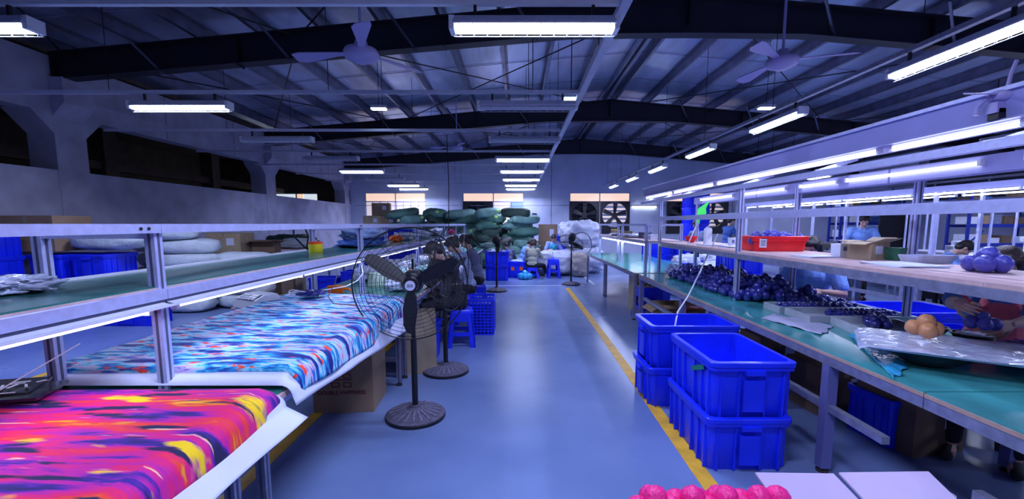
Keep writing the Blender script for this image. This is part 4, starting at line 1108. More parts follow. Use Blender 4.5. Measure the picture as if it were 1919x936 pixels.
    for s in (-1, 1):
        el, ha = sh[(s, 'e')], sh[(s, 'h')]
        b.cap(sh[s] - X * s * .03, sh[s] + X * s * .012, .066, .064 * st_, top)
        if sleeve == 'short': m_ = sh[s].lerp(el, .72); b.cap(sh[s], m_, .062 * st_, .060 * st_, top)
        else: b.cap(sh[s], el, .060 * st_, .050 * st_, top); b.cap(el, el.lerp(ha, .92), .049 * st_, .038, top)
    b.build('shirt', root); remesh(b_last(root), vox, 2)
    # collar
    b = MB()
    for s in (-1, 1):
        b.cap(nb + X * s * .03 + fw * .055 - up * .01, nb + X * s * .012 + fw * .10 - up * .07, .014, .006, top, 6)
        b.cap(nb + X * s * .052 - fw * .01 + up * .012, nb + X * s * .03 + fw * .055 - up * .01, .013, .014, top, 6)
    b.cap(nb + X * .052 - fw * .01 + up * .012, nb - X * .052 - fw * .01 + up * .012, .014, .014, top, 6)
    b.build('collar', root, True)
    b = MB()
    E(pel - up * .02, ((.162) * st_, (.12) * st_, .12), bottom, Rl)
    for s in (-1, 1): b.cap(hip[s], kn[s], .094 * st_, .068, bottom, 12); b.cap(kn[s], an[s] + Vector((0, 0, .03)), .066, .052, bottom, 12)
    b.build('trousers', root); remesh(b_last(root), .012, 3)
    for s in (-1, 1):
        b = MB(); b.cap(an[s] + Vector((0, -.035, -.048)), an[s] + Vector((s * .01, .135, -.056)), .042, .034, shoe, 10); b.build('shoe', root, True)
    # hair, eyes, mouth
    b = MB()
    E(H((0, -.024, .032)), (.086, .094, .094), hm, HR); E(H((0, -.055, -.015)), (.078, .062, .085), hm, HR); E(H((0, .045, .078)), (.06, .045, .032), hm, HR)
    for s in (-1, 1): E(H((s * .064, .012, .045)), (.022, .05, .05), hm, HR)
    if style == 'pony':
        b.cap(H((0, -.11, .03)), H((0, -.155, .0)), .03, .032, hm); b.cap(H((0, -.155, .0)), H((.01, -.16, -.22)), .032, .014, hm)
    if style == 'bun': E(H((0, -.125, .035)), (.045, .04, .045), hm, HR)
    if style == 'bob':
        for s in (-1, 1): b.cap(H((s * .075, -.01, .03)), H((s * .078, -.005, -.085)), .03, .028, hm)
        E(H((0, -.07, -.05)), (.085, .05, .08), hm, HR)
    hr = b.build('hair', root); remesh(hr, .009, 1)
    for s in (-1, 1):
        e = MB(); e.ell(H((s * .030, .083, .002)), (.012, .006, .0055), eye_m, 10, 6, HR); e.build('eye', root, True)
        e = MB(); e.cap(H((s * .016, .090, .022)), H((s * .044, .078, .024)), .0035, .003, hm, 6); e.build('eyebrow', root, True)
    e = MB(); e.cap(H((-.02, .083, -.058)), H((.02, .083, -.058)), .005, .005, lip, 8); e.build('mouth', root, True)
    if apron is not None:
        b = MB()
        E(chest + fw * .035 - up * .03, ((.125) * st_, (.118) * st_, .15), apron, Rl); E(waist + fw * .035, ((.15) * st_, (.130) * st_, .16), apron, Rl); E(pel + fw * .035 + up * .05, ((.15) * st_, (.130) * st_, .14), apron, Rl)
        for s in (-1, 1): b.cap(nb + X * s * .065 - up * .015, chest + X * s * .075 + fw * .125 + up * .06, .020, .028, apron, 8)
        b.build('apron', root); remesh(b_last(root), .009, 2)
    root.scale = (sc_,) * 3
    return root
def b_last(root): return [o for o in (bpy.data.objects[-1],)][0] if False else LAST[0]
LAST = [None]
_ob = MB.build
def _build(s, name, parent=None, smooth=False, shade_angle=None, mesh=None):
    o = _ob(s, name, parent, smooth, shade_angle, mesh); LAST[0] = o; return o
MB.build = _build
R90 = pi / 2
person('person in black seated on a blue stool, seen past the second fan', (-.74, 5.35, 0), R90 + .15, lean=.30, hp=.55, top=shirt_blk, sleeve='long', hands={-1: (-.12, .50, .92), 1: (.12, .48, .90)}, vox=.010)
person('person in speckled blue blouse, middle of three seated at the left bench', (-.74, 6.55, 0), R90 - .1, lean=.24, hp=.55, top=shirt_pat, sleeve='long', style='bun', hands={-1: (-.1, .45, .90), 1: (.12, .46, .92)})
person('person in grey sweater with a ponytail, furthest of three at the left bench', (-.70, 7.55, 0), R90 - .05, lean=.20, hp=.5, top=shirt_gry, sleeve='long', style='pony', hands={-1: (-.1, .45, .90), 1: (.12, .46, .92)})
white_shoe = mat('white_shoe', (.6, .62, .7), .6)
person('person in striped top seated with the back to us near the pale sacks', (.40, 12.1, 0), -.35, seat=.30, lean=.12, hp=.35, top=shirt_str, sleeve='long', hm=hair_b, style='bob', shoe=white_shoe, legs=(1.2, .1), sc_=.92)
person('person in light blue leaning over the blue tub beside the striped worker', (.08, 13.0, 0), -1.2, seat=.30, lean=.45, hp=.4, top=polo, sc_=.95)
person('person in pale blue and cyan facing us behind the grey white bag', (1.12, 13.9, 0), pi, seat=.38, lean=.3, hp=.5, top=mat('pale_blue_shirt', (.3, .42, .85), .85), style='short', sc_=.98, apron=mat('cyan_bib', (.03, .5, .7), .7))
person('person in dark grey crouched behind the big blue bin', (-.25, 12.9, 0), .3, seat=.26, lean=.4, hp=.5, top=shirt_gry, sleeve='long', sc_=.9)
w8 = person('woman in sky blue polo shirt seated behind the pile of dark blue balls', (3.22, 4.72, 0), radians(128), seat=.48, lean=.10, hp=.38, top=polo, stout=1.22, style='bob', hands={-1: (-.18, .34, .82), 1: (.20, .36, .80)}, vox=.009, fine=True)
tag(MB().box((-.085, .155, .90), (.035, .004, .012), mat('cyan_badge', (.1, .5, .75), .6), (-.28, 0, 0)).build('chest_badge', w8), 'small cyan chest mark')
w9 = person('woman in pink apron over blue shirt holding a red brush, at the right edge', (3.20, 2.86, 0), radians(132), seat=.48, lean=.16, hp=.38, top=mat('blue_work_shirt', (.10, .22, .60), .85, 0, .15, 8), stout=1.12, hm=hair_b, style='bob', hands={-1: (-.05, .57, .93), 1: (.17, .60, 1.03)}, vox=.008, fine=True, apron=pink_cl)
person('man in light blue standing before the blue rack behind the carton', (6.72, 8.6, 0), radians(150), 'stand', lean=.25, hp=.55, top=polo, hands={-1: (-.15, .36, 1.05), 1: (.15, .36, 1.05)}, sc_=1.02)
person('man in light blue bent over white sewing machine, face turned right', (6.62, 6.95, 0), radians(-118), lean=.42, hp=.55, top=polo, hands={-1: (-.12, .44, .84), 1: (.14, .44, .84)}, sc_=1.0)
person('small distant person in blue vest standing right of the green pennant', (5.95, 12.5, 0), radians(-80), 'stand', lean=.1, hp=.3, top=denim, sc_=1.0)
person('small distant person in grey with back turned, left of the white canister', (4.45, 10.8, 0), radians(10), 'stand', lean=.12, hp=.3, top=mat('slate_shirt', (.16, .2, .36), .9), sleeve='long', sc_=.93)
stool_d = Proto(make_stool(black_pl))
for k, (x, y, l) in enumerate(((3.3, 4.74, 'dark stool under the woman in sky blue'), (3.28, 2.95, 'dark stool under the woman in the pink apron'), (6.62, 6.95, 'dark stool under the man at the sewing machine'))): stool_d((x, y, 0), .5, l, 'dark stools')
for (x, y, h_, l) in ((.40, 12.1, .30, 'low blue stool under the worker in the striped top'), (.08, 13.0, .30, 'low blue stool under the worker in light blue'), (1.12, 13.9, .38, 'blue stool under the person in pale blue and cyan'), (-.25, 12.9, .26, 'low blue stool under the crouched worker in dark grey')):
    stool((x, y, 0), .2, l, G, (1, 1, h_ / .46))
# ================================================================== ON AND UNDER THE RIGHT BENCH
ZT = .749
def at(px, py, z=ZT): p = P(px, py, Z=z); return (p.x, p.y, z)
# clusters of dark blue balls
def make_cluster(m, n=5, r=.032, name='ball_cluster', seed=1, cat='ball cluster', spread=1.0):
    root = thing(name, 'x', cat); rnd = random.Random(seed)
    for k in range(n):
        a = 2 * pi * k / max(1, n - 1); c = (0, 0, r * 1.9) if k == n - 1 else (cos(a) * r * 1.15 * spread, sin(a) * r * 1.15 * spread, r)
        b = MB(); lump(b, m, r, r, r, seed * 10 + k, .10, 3.0, 12, 8, 1.0, 0, 0); b.build('ball', root, True); LAST[0].location = (c[0], c[1], c[2] - r)
    return snap(root)
balls = [Proto(make_cluster(navy, 4, .036, seed=s)) for s in (1, 2)]; wballs = Proto(make_cluster(lavender, 3, .034, seed=4))
rnd = random.Random(5); n_ = 0
GB = 'dark blue ball clusters heaped on the right bench'
for k in range(230):
    v = rnd.random(); y = 4.12 + 2.05 * v; x0 = 2.17 + .03 * v
    x = x0 + (2.86 - x0) * rnd.random()
    if any(abs(x - a) < .045 and abs(y - c) < .045 for a, c in ((2.2, 4.36), (2.76, 4.36), (2.2, 6.78))): continue
    hgt = (0, .055, .0, .10, .03)[k % 5]
    if x < 2.27: hgt = 0
    balls[k % 2]((x, y, ZT + hgt), rnd.random() * 6, 'dark blue glossy ball cluster in the heap beneath the shelf of the right bench', GB, .85 + .3 * rnd.random()); n_ += 1
for k in range(34):
    x, y = 2.2 + .55 * rnd.random(), 5.9 + .75 * rnd.random()
    wballs((x, y, ZT + .035 + .05 * rnd.random()), rnd.random() * 6, 'pale lavender ball cluster lying at the far back of the dark blue heap', 'pale ball clusters on the right bench', .9)
for k in range(8):
    x, y = 2.82 + .1 * rnd.random(), 3.95 + .2 * rnd.random()
    balls[0]((x - .12 * (k % 3), y - .02 * k, ZT), k, 'dark blue glossy ball cluster on the bench in front of the woman in sky blue', 'dark blue ball clusters beside the woman in sky blue', .9)
# shallow trays
tray_m = mat('grey_white_tray', (.40, .45, .52), .5, 0, .2, 8)
def make_tray(w, d, h=.055, m=tray_m, name='tray'):
    root = thing(name, 'x', 'tray'); t = .022
    b = MB(); b.b2((-w / 2, -d / 2, 0), (w / 2, d / 2, .012), m); b.build('tray_floor', root)
    for (lo, hi) in (((-w / 2, -d / 2, .012), (w / 2, -d / 2 + t, h)), ((-w / 2, d / 2 - t, .012), (w / 2, d / 2, h)), ((-w / 2, -d / 2 + t, .012), (-w / 2 + t, d / 2 - t, h)), ((w / 2 - t, -d / 2 + t, .012), (w / 2, d / 2 - t, h))):
        MB().b2(lo, hi, m).build('tray_side', root)
    return root
def tray(x, y, rz, w, d, label, z=ZT): t = make_tray(w, d); put(t, (x, y, z), rz); t['label'] = label; return t
tray(2.60, 3.74, -.04, .78, .26, 'shallow grey tray of blue balls furthest back, by the woman in sky blue')
tray(2.63, 3.42, -.04, .80, .34, 'shallow grey tray of blue balls, second from the back on the right bench')
tray(2.52, 2.90, -.20, .44, .62, 'long shallow grey tray nearly empty, nearest on the right bench')
for j, (x0, x1, y0, y1, z, l) in enumerate(((2.27, 2.93, 3.66, 3.82, .012, 'dark blue ball cluster lined up in the furthest back grey tray'), (2.5, 2.97, 3.32, 3.52, .012, 'dark blue ball cluster lined up in the second grey tray'))):
    for k in range(22):
        balls[k % 2]((x0 + (x1 - x0) * ((k % 11) + .5) / 11, y0 + (y1 - y0) * (.25 + .5 * (k // 11)), ZT + z), k * 1.3, l, l + 's', .62)
for k in range(8):
    balls[k % 2]((2.56 + .02 * (k % 4) + .05 * (k // 4) - .0, 3.08 + .035 * (k % 4) - .02 * (k // 4), ZT + .012), k * 1.7, 'blue ball cluster heaped at the far end of the nearest grey tray', 'blue clusters in the nearest tray', .85)
# big blue tubs behind the bench edge
def tub(x, y, rz, w, d, h, z, label, m=blue_pl):
    r = make_crate(w, d, h, m, 'tub', label, 'tub', ribs=False); put(r, (x, y, z), rz); return r
lowtab = lambda x, y, w, d, h, l: (lambda r: (MB().b2((-w / 2, -d / 2, h - .03), (w / 2, d / 2, h), ply).build('table_top', r), [MB().b2((sx * (w / 2 - .04) - .02, sy * (d / 2 - .04) - .02, 0), (sx * (w / 2 - .04) + .02, sy * (d / 2 - .04) + .02, h - .03), steel_leg).build('leg', r) for sx in (-1, 1) for sy in (-1, 1)]))(thing('low_table', l, 'table', (x, y, 0)))
lowtab(3.62, 3.98, .72, .62, .50, 'low table carrying the blue tub right of the woman in sky blue')
tub(3.62, 3.98, 0, .70, .60, .24, .50, 'wide blue tub behind the trays, right of the woman in sky blue')
lowtab(3.42, 3.45, .66, .42, .42, 'low table carrying the blue tub beside the pink apron')
tub(3.42, 3.45, 0, .64, .40, .24, .42, 'second blue tub behind the bench edge, beside the pink apron')
# rag, film, bowls
def sheet(name, label, cat, pts, z, m, amp=.02, thick=.004, seed=1, nu=34, nv=34, fr=6):
    """crumpled sheet over a four-cornered outline"""
    a, b_, c, d = [Vector((p[0], p[1], 0)) for p in pts]
    cen = (a + b_ + c + d) / 4
    b = MB()
    def fn(u, v):
        p = a.lerp(b_, u).lerp(d.lerp(c, u), v); ed = min(u, 1 - u, v, 1 - v)
        p = p + (p - cen) * (.10 * noise.noise(Vector((u * 4, v * 4, seed))) if ed < .05 else 0)
        zz = abs(noise.noise(Vector((p.x * fr, p.y * fr, seed)))) * amp * 2 + abs(noise.noise(Vector((p.x * fr * 2.3, p.y * fr * 2.3, seed + 4)))) * amp
        return (p.x - cen.x, p.y - cen.y, zz + .003)
    b.grid(fn, nu, nv, m); o = b.build(name, None, True); o.location = (cen.x, cen.y, z); tag(o, label, cat)
    md = o.modifiers.new('thickness', 'SOLIDIFY'); md.thickness = thick; md.offset = 1
    return o
sheet('rag', 'crumpled grey rag on the teal bench edge beside the trays', 'cloth', (at(1425, 597), at(1450, 590), at(1562, 612), at(1540, 630)), ZT, grey_cloth, .008)
sheet('plastic_bag', 'crumpled cyan film bag on the bench edge, left of the covered bowl', 'bag', (at(1588, 628), at(1640, 640), at(1702, 690), at(1675, 712)), ZT, cyan_film, .012)
bowl_m = mat('dark_bowl', (.02, .022, .035), .3, .3)
def bowl(loc, r, h, m, label, name='bowl', fill=None):
    root = thing(name, label, 'bowl', loc)
    b = MB(); b.lathe([(r * .35, 0), (r * .62, h * .2), (r * .9, h * .65), (r, h), (r + .008, h + .003), (r - .006, h + .003), (r * .84, h * .62), (r * .55, h * .22), (0, h * .12)], m, 28); b.build('shell', root, shade_angle=40)
    MB().tube([(r * cos(2 * pi * k / 28) * 1.01, r * sin(2 * pi * k / 28) * 1.01, h) for k in range(28)], .006, m, 6, closed=True).build('rim', root)
    return root
p = at(1765, 712); bowl((2.22, 2.30, ZT), .20, .088, bowl_m, 'wide dark bowl under the film-covered board on the right bench')
bd = thing('covered_board', 'white board wrapped in clear film lying on the dark bowl', 'board', (2.36, 2.24, ZT + .088), -.62)
MB().b2((-.42, -.24, 0), (.42, .24, .012), paper).build('board', bd)
b = MB()
b.grid(lambda u, v: ((u - .5) * .92, (v - .5) * .54, .0145 + .008 * abs(noise.noise(Vector((u * 9, v * 5, 2)))) - (.02 * max(0, abs(u - .5) - .46) / .04)), 40, 24, film); b.build('film', bd, True)
def tancl(loc, label, n=5, r=.034, m=tan, s=11, rz=0):
    c = make_cluster(m, n, r, 'ball_cluster', s); put(c, loc, rz); c['label'] = label; return c
tancl((2.285, 2.40, ZT + .122), 'tan egg-like ball cluster lying on the film-covered board', 4, .044)
bowl((2.74, 2.86, ZT), .10, .07, bowl_m, 'small dark bowl with pale filling, the further of two by the pink apron')
bowl((2.83, 2.66, ZT), .10, .07, bowl_m, 'small dark bowl with pale filling, the nearer of two by the pink apron')
for k, (x, y, l) in enumerate(((2.74, 2.86, 'pale creased film heaped in the further small dark bowl'), (2.83, 2.66, 'pale creased film heaped in the nearer small dark bowl'))):
    b = MB(); lump(b, film, .078, .078, .022, 40 + k, .3, 5, 20, 12); solo('film_scrap', l, 'film', b, (x, y, ZT + .04), smooth=True)
# what the woman in the pink apron holds and has before her
hb = make_cluster(violet, 6, .036, 'ball_cluster', 21, spread=1.2); put(hb, (2.66, 2.46, .90), .4); hb['label'] = 'violet ball bundle held in the hands of the woman in the pink apron'
q0, q1 = P(1797, 545, Y=2.50), P(1850, 598, Y=2.46); b = MB().tube([q0.lerp(q1, .15), q1], .0065, red_pl, 8); b.tube([q0, q0.lerp(q1, .15)], [.010, .0065], red_pl, 8)
tag(b.build('brush', None, True), 'thin red brush held upright by the woman in the pink apron', 'brush')
b = MB(); lump(b, paper, .09, .05, .018, 52, .2, 4, 18, 10); solo('tissue', 'white folded tissue between the dark bowls and the navy bag', 'tissue', b, (2.80, 2.49, ZT), smooth=True)
b = MB(); lump(b, navy, .17, .13, .055, 61, .3, 4, 30, 16, ridge=.2); solo('film_bag', 'glossy navy film bag at the right edge of the bench', 'bag', b, (2.86, 2.30, ZT), -.5, True)
# second violet bundle hanging over the shelf edge
for k, (x, y, z) in enumerate(((2.80, 2.72, 1.229),)):
    c = make_cluster(violet, 6, .050, 'ball_cluster', 33, spread=1.1); put(c, (2.66, 2.47, z), 0); c['label'] = 'bunch of shiny violet balls lying on the plywood shelf before the brown hair'
# ---- on the plywood shelf
ZS = 1.229
rt = make_crate(.54, .40, .15, red_pl, 'red_tray', 'bright red tray with a white label and violet balls on the plywood shelf', 'tray', ribs=False); put(rt, (2.61, 4.50, ZS), 0)
tag(MB().box((-.20, -.198, .085), (.07, .004, .09), mat('white_sticker', (.62, .62, .78), .5)).build('sticker', rt), 'white rectangular sticker')
b = MB()
for k in range(5): b.box((-.20, -.2005, .06 + k * .012), (.05 - .01 * (k % 2), .002, .004), black)
b.build('sticker_print', [o for o in kids(rt) if o.name.startswith('sticker')][0])
vi = [Proto(make_cluster(violet, 5, .042, seed=44 + s)) for s in range(2)]
for k in range(9):
    vi[k % 2]((2.42 + .048 * k, 4.43 + .12 * (k % 2), ZS + .06 + .015 * (k % 3)), k, 'shiny violet ball bunch heaped in the red tray on the shelf', 'violet ball bunches in the red tray')
bowl((2.55, 6.45, ZS), .095, .085, red_pl, 'small red bowl at the far end of the plywood shelf', fill=1)
b = MB(); lump(b, paper, .06, .05, .02, 71, .2, 4, 16, 8); solo('paper_scrap', 'white paper scrap resting in the small red bowl', 'paper', b, (2.55, 6.45, ZS + .045), smooth=True)
cn = thing('canister', 'tall white canister on the plywood shelf left of the cup', 'canister', (2.52, 5.82, ZS))
b = MB(); loft(b, [(rrect(.10, .08, .03), 0), (rrect(.10, .08, .03), .19), (rrect(.085, .07, .03), .215), (rrect(.03, .03, .01), .22)], white_pl, True, True); b.build('body', cn, shade_angle=40)
MB().lathe([(.025, .21), (.025, .235), (0, .24)], white_dull, 14).build('cap', cn)
cu_ = thing('cup', 'pale handled cup with print on the plywood shelf beside the canister', 'cup', (2.60, 5.33, ZS))
MB().lathe([(.036, 0), (.045, .105), (.041, .105), (.033, .006), (0, .006)], white_pl, 20).build('body', cu_, shade_angle=40)
b = MB().tube([(.042 + .028 * sin(a), 0, .055 - .03 * cos(a)) for a in [pi * k / 8 for k in range(9)]], .005, white_pl, 6); b.build('handle', cu_)
tag(MB().box((0, -.044, .06), (.03, .002, .04), mat('slate_print', (.12, .14, .3), .6)).build('print', cu_), 'dark print')
dk = thing('canister', 'short dark canister on the plywood shelf right of the pale cup', 'canister', (2.62, 5.05, ZS)); MB().lathe([(.05, 0), (.05, .10), (.04, .11), (.02, .115), (.02, .13), (0, .13)], steel_dk, 18).build('body', dk, shade_angle=40)
for k, (x, y, rz, w_, d_, l) in enumerate(((2.45, 5.6, .1, .2, .28, 'loose white papers under the canister on the shelf'), (2.50, 5.15, -.2, .2, .3, 'blue-edged paper pad before the pale cup on the shelf'), (2.45, 3.60, .05, .26, .22, 'thin stack of white sheets on the shelf above the woman in sky blue'), (2.52, 2.86, -.15, .30, .36, 'grey folder and sheets on the shelf at the foot of the post'))):
    r = thing('paper_stack', l, 'paper', (x, y, ZS), rz)
    for q in range(3): MB().box((.006 * q, .01 * (q % 2), .002 + .004 * q), (w_, d_, .003), paper if q != (1 if k == 1 else 9) else denim, (0, 0, .08 * q)).build('sheet', r)
oc = make_carton(.26, .22, .15, card_lt, 1, flap_a=1.5); put(oc, (2.74, 3.42, ZS), .35); oc.scale = (.8, .8, .9); oc['label'] = 'small open carton with a pale label on the plywood shelf'
tag(MB().box((-.02, -.112, .08), (.10, .003, .07), paper).build('sticker', oc), 'white sticker')
gb = thing('green_box', 'dark green box on the shelf right of the small open carton', 'box', (2.845, 3.29, ZS), .3); gb.scale = (.65, .65, .8); MB().box((0, 0, .055), (.12, .16, .11), mat('bottle_green', (.02, .12, .07), .5), taper=.9).build('body', gb); MB().box((0, 0, .113), (.125, .165, .008), mat('bottle_green', (.02, .12, .07))).build('lid', gb)
wb_ = thing('white_device', 'white square device on the shelf left of the small open carton', 'device', (2.66, 3.60, ZS), .2); MB().box((0, 0, .055), (.11, .09, .11), white_pl, taper=.9).build('body', wb_); MB().box((0, -.047, .07), (.05, .004, .03), alu_d, (-.05, 0, 0)).build('screen', wb_)
gt = thing('tool_tray', 'grey plastic tool tray around the tall post on the shelf', 'tray', (2.86, 3.05, ZS), .1)
b = MB(); loft(b, [(rrect(.26, .14, .02), 0), (rrect(.30, .17, .02), .055), (rrect(.28, .15, .02), .055), (rrect(.24, .12, .02), .01)], white_dull); b.f.append(tuple(len(b.v) - 20 + k for k in range(20))); b.m.append(0); b.build('body', gt)
# green pennant on a white stick, white hanging cable
g = thing('green_pennant', 'neon green pennant on a pale stick leaning at the shelf', 'pennant', (2.235, 5.72, ZS))
MB().tube([(-.02, -.02, 0), (.05, 0, .16), (.10, .01, .27)], .009, white_pl, 8).build('stick', g)
MB().lathe([(.014, 0), (.016, .05), (.010, .06)], white_dull, 10, Matrix.Translation((.085, .006, .235)) @ Matrix.Rotation(.35, 4, 'Y')).build('clamp', g)
b = MB(); fl = [(.095, .265), (.13, .27), (.135, .33), (.215, .41), (.205, .47), (.245, .56), (.16, .51), (.10, .46)]
n = len(fl); b.add([(x, .01 - .004, z) for x, z in fl] + [(x, .01 + .004, z) for x, z in fl], [tuple(range(n)), tuple(range(2 * n - 1, n - 1, -1))] + [(i, n + i, n + (i + 1) % n, (i + 1) % n) for i in range(n)], neon)
b.build('flag', g)
pts = [P(1345, 440, X=2.24), P(1325, 480, Y=5.3), P(1312, 510, Y=4.9), P(1290, 555, Y=4.4), P(1270, 585, Y=3.98), P(1264, 618, Y=3.9), P(1262, 640, Y=3.95)]
tag(MB().tube(pts, .008, white_pl, 8).build('hanging_cable', None, True), 'white cable drooping from the shelf past the bench edge to the rear crates', 'cable')
# hanging clip fan motor at the canopy's near top
cf = thing('clip_fan', 'pale fan motor with a bent arm clamped on top of the canopy, right edge', 'fan', P(1885, 180, X=2.30))
b = MB(); b.ell((0, 0, .0), (.07, .06, .035), light_blade, 16, 10); b.build('motor', cf, True)
MB().tube([(.0, 0, .02), (.012, 0, .10), (.03, .0, .16)], .008, light_blade, 8).build('rod', cf)
MB().tube([(-.05, 0, -.0), (-.10, 0, -.02), (-.13, 0, -.06), (-.13, 0, -.09)], .010, light_blade, 8).build('bent_arm', cf)
b = MB().box((.0, 0, -.055), (.12, .05, .05), light_blade); b.box((-.03, 0, -.085), (.04, .05, .05), black); b.build('clamp', cf)
for s in (-1, 1): MB().box((s * .11, 0, .01), (.14, .05, .006), light_blade, (.3, 0, 0)).build('blade', cf)
# ---- under the right bench
pc = tall((2.10, 7.55, 0), .05, 'tall narrow pale carton with print under the far right bench', None, (.75, .75, 1.06))
stool((2.08, 6.90, 0), .1, 'blue stool with dark screws laid on its top, under the right bench', G, (1.15, 1.15, 1.12))
b = thing('foam_pad', 'thin beige pad with a row of dark knobs on the blue stool', 'pad', (2.08, 6.90, .516)); MB().b2((-.18, -.14, 0), (.18, .14, .018), card_lt).build('pad', b)
for k in range(10): MB().lathe([(.018, 0), (.014, .022), (0, .026)], black, 8, Matrix.Translation((-.14 + .07 * (k % 5), -.08 + .16 * (k // 5), .018))).build('knob', b)
oc1 = make_carton(.34, .38, .42, card, 1); put(oc1, (2.08, 5.95, 0), .05); oc1['label'] = 'open brown carton with raised flap under the right bench seam'
oc2 = make_carton(.46, .40, .36, card, 1); put(oc2, (2.55, 5.6, 0), -.1); oc2['label'] = 'wide open brown carton behind the raised-flap carton under the bench'
oc3 = make_carton(.40, .40, .34, card, 1); put(oc3, (2.12, 4.85, 0), .35); oc3['label'] = 'open brown carton with spread flaps behind the rear blue crates'
b = MB(); lump(b, film, .15, .14, .10, 81, .3, 3, 24, 14); solo('plastic_bag', 'clear plastic bag stuffed into the spread-flap carton', 'bag', b, (2.12, 4.85, .16), smooth=True)
MB  # noqa
rb = make_carton(.22, .2, .3, red_pl); put(rb, (2.55, 6.3, 0), .3); rb['label'] = 'small red box behind the cartons under the right bench'
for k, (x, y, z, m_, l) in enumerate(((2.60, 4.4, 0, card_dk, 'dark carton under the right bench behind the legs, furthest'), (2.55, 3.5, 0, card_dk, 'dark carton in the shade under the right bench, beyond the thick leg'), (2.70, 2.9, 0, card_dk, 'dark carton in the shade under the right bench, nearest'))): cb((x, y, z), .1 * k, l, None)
crate((2.62, 2.95, .0), .1, 'blue crate standing in the shade under the near right bench', 'blue crates under the right bench', (.7, .5, 1))
crate((2.5, 7.8, 0), .0, 'blue crate under the far right bench beside the tall narrow carton', 'blue crates under the right bench', (.8, .5, 1.1))
crate((2.6, 4.4, .39), .1, 'blue crate on the dark carton under the right bench', 'blue crates under the right bench', (.7, .5, .7))
b = thing('canister', 'whitish canister in the dark under the nearest end of the right bench', 'canister', (2.08, 1.98, 0)); MB().lathe([(.06, 0), (.062, .14), (.05, .16), (.03, .17), (.03, .20), (0, .20)], white_dull, 20).build('body', b, shade_angle=40); MB().lathe([(.063, .06), (.063, .10)], white_pl, 20).build('band', b)
# ---- pink balls and pale flapped carton at the bottom edge
bx = make_carton(.34, .5, .68, white_dull, 0, False); put(bx, (.42, .93, 0), 0); bx['label'] = 'pale box carrying the hot pink balls at the bottom edge'
bx2 = thing('flapped_carton', 'carton with wide whitish flaps open flat, bottom edge right of the pink balls', 'carton', (0, 0, 0))
pale = mat('pale_pink_card', (.52, .42, .62), .6, 0, .12, 2)
pb_ = MB(); pb_.b2((.70, .55, 0), (1.15, .98, .72), card); pb_.build('box_body', bx2)
def flap(pts, nm='flap'):
    vs = [(x, y, z) for x, y, z in pts]; n = len(vs); vs += [(x, y, z - .006) for x, y, z in pts]
    return MB().add(vs, [tuple(range(n)), tuple(range(2 * n - 1, n - 1, -1))] + [(i, n + i, n + (i + 1) % n, (i + 1) % n) for i in range(n)], pale).build(nm, bx2)
c0, c1, c2, c3, c4 = P(1415, 886, Z=.78), P(1562, 888, Z=.775), P(1572, 886, Z=.785), P(1740, 884, Z=.78), P(1830, 940, Z=.76)
flap([c0, (.70, .98, .73), (.93, .98, .73), c1]); flap([c2, (.935, .98, .735), (1.17, .98, .735), c3])
pk = Proto(make_cluster(pinkball, 5, .037, seed=91, spread=1.25))
for k, px in enumerate((1222, 1290, 1352, 1412, 1445)):
    p = P(px, 930, Z=.74); pk((p.x, p.y - .03, .69), k * .8, 'hot pink ball bunch on the pale box at the bottom edge', 'hot pink ball bunches', .9)
for k in range(4): pk((.32 + .07 * k, .85, .69), k * .8, 'hot pink ball bunch on the pale box at the bottom edge', 'hot pink ball bunches', .9)
# ================================================================== SACKS AND BALES AT THE FAR END
rnd = random.Random(11)
SK = [(Proto(make_sack(green_sack, 1.10, .56, .36, 1)), 'green'), (Proto(make_sack(green_sack2, 1.15, .5, .33, 2)), 'teal grey'), (Proto(make_sack(green_sack3, 1.0, .5, .38, 3)), 'very dark green'), (Proto(make_sack(green_sack, .85, .58, .37, 4, cap_m=lime)), 'lime-ended green'), (Proto(make_sack(green_sack2, .9, .52, .36, 5, cap_m=lime)), 'lime-ended teal')]
PILES = (('left', -3.95, 3, 15.6), ('right', -1.02, 2, 15.0))
for pn, x0, nc, y0 in PILES:
    for j in range(9):
        for i in range(nc):
            k = (j * 5 + i * 3 + (pn == 'left') + (j // 2)) % 5; pr, cn_ = SK[k]
            x = x0 + i * 1.0 + (.22 if j % 2 else 0) + rnd.uniform(-.06, .06); z = j * .212
            if pn == 'right' and j == 8 and i == 1: x -= .1
            col = ('leftmost', 'middle', 'rightmost')[i] if nc == 3 else ('left', 'right')[i]
            pr((x, y0 + rnd.uniform(-.1, .1), z), rnd.uniform(-.75, .75) + (pi if rnd.random() < .5 else 0) * (k < 3), '%s sack, %s layer from the floor, %s in the %s sack pile' % (cn_, ORD[j], col, pn), 'sacks piled at the far wall').rotation_euler.y = rnd.uniform(-.16, .16)
for k, (x, y, z, rz) in enumerate(((.35, 14.3, 0, 1.2), (.15, 14.4, .2, .3), (-1.9, 14.4, 0, .2), (-1.8, 14.3, .22, 1.0))):
    SK[k % 3][0]((x, y, z), rz, '%s sack lying loose before the %s sack pile, %s' % (SK[k % 3][1], 'right' if k < 2 else 'left', 'on the floor' if z == 0 else 'on another sack'), 'sacks piled at the far wall')
def lumpthing(name, label, cat, m, r, loc, seed, rz=0, amp=.22, fr=2.4, ridge=.12, nu=56, nv=34, ex=.7, grp=None):
    b = MB(); lump(b, m, r[0], r[1], r[2], seed, amp, fr, nu, nv, ex, .1, 0, ridge); return solo(name, label, cat, b, loc, rz, True, grp)
lumpthing('tarp_bale', 'huge crumpled grey white bale, lower one of the heap right of the aisle end', 'bale', bale, (.66, .55, .42), (2.02, 13.6, 0), 5)
lumpthing('tarp_bale', 'huge crumpled grey white bale on top of the heap right of the aisle end', 'bale', bale, (.58, .50, .44), (1.92, 13.6, .76), 9, .4)
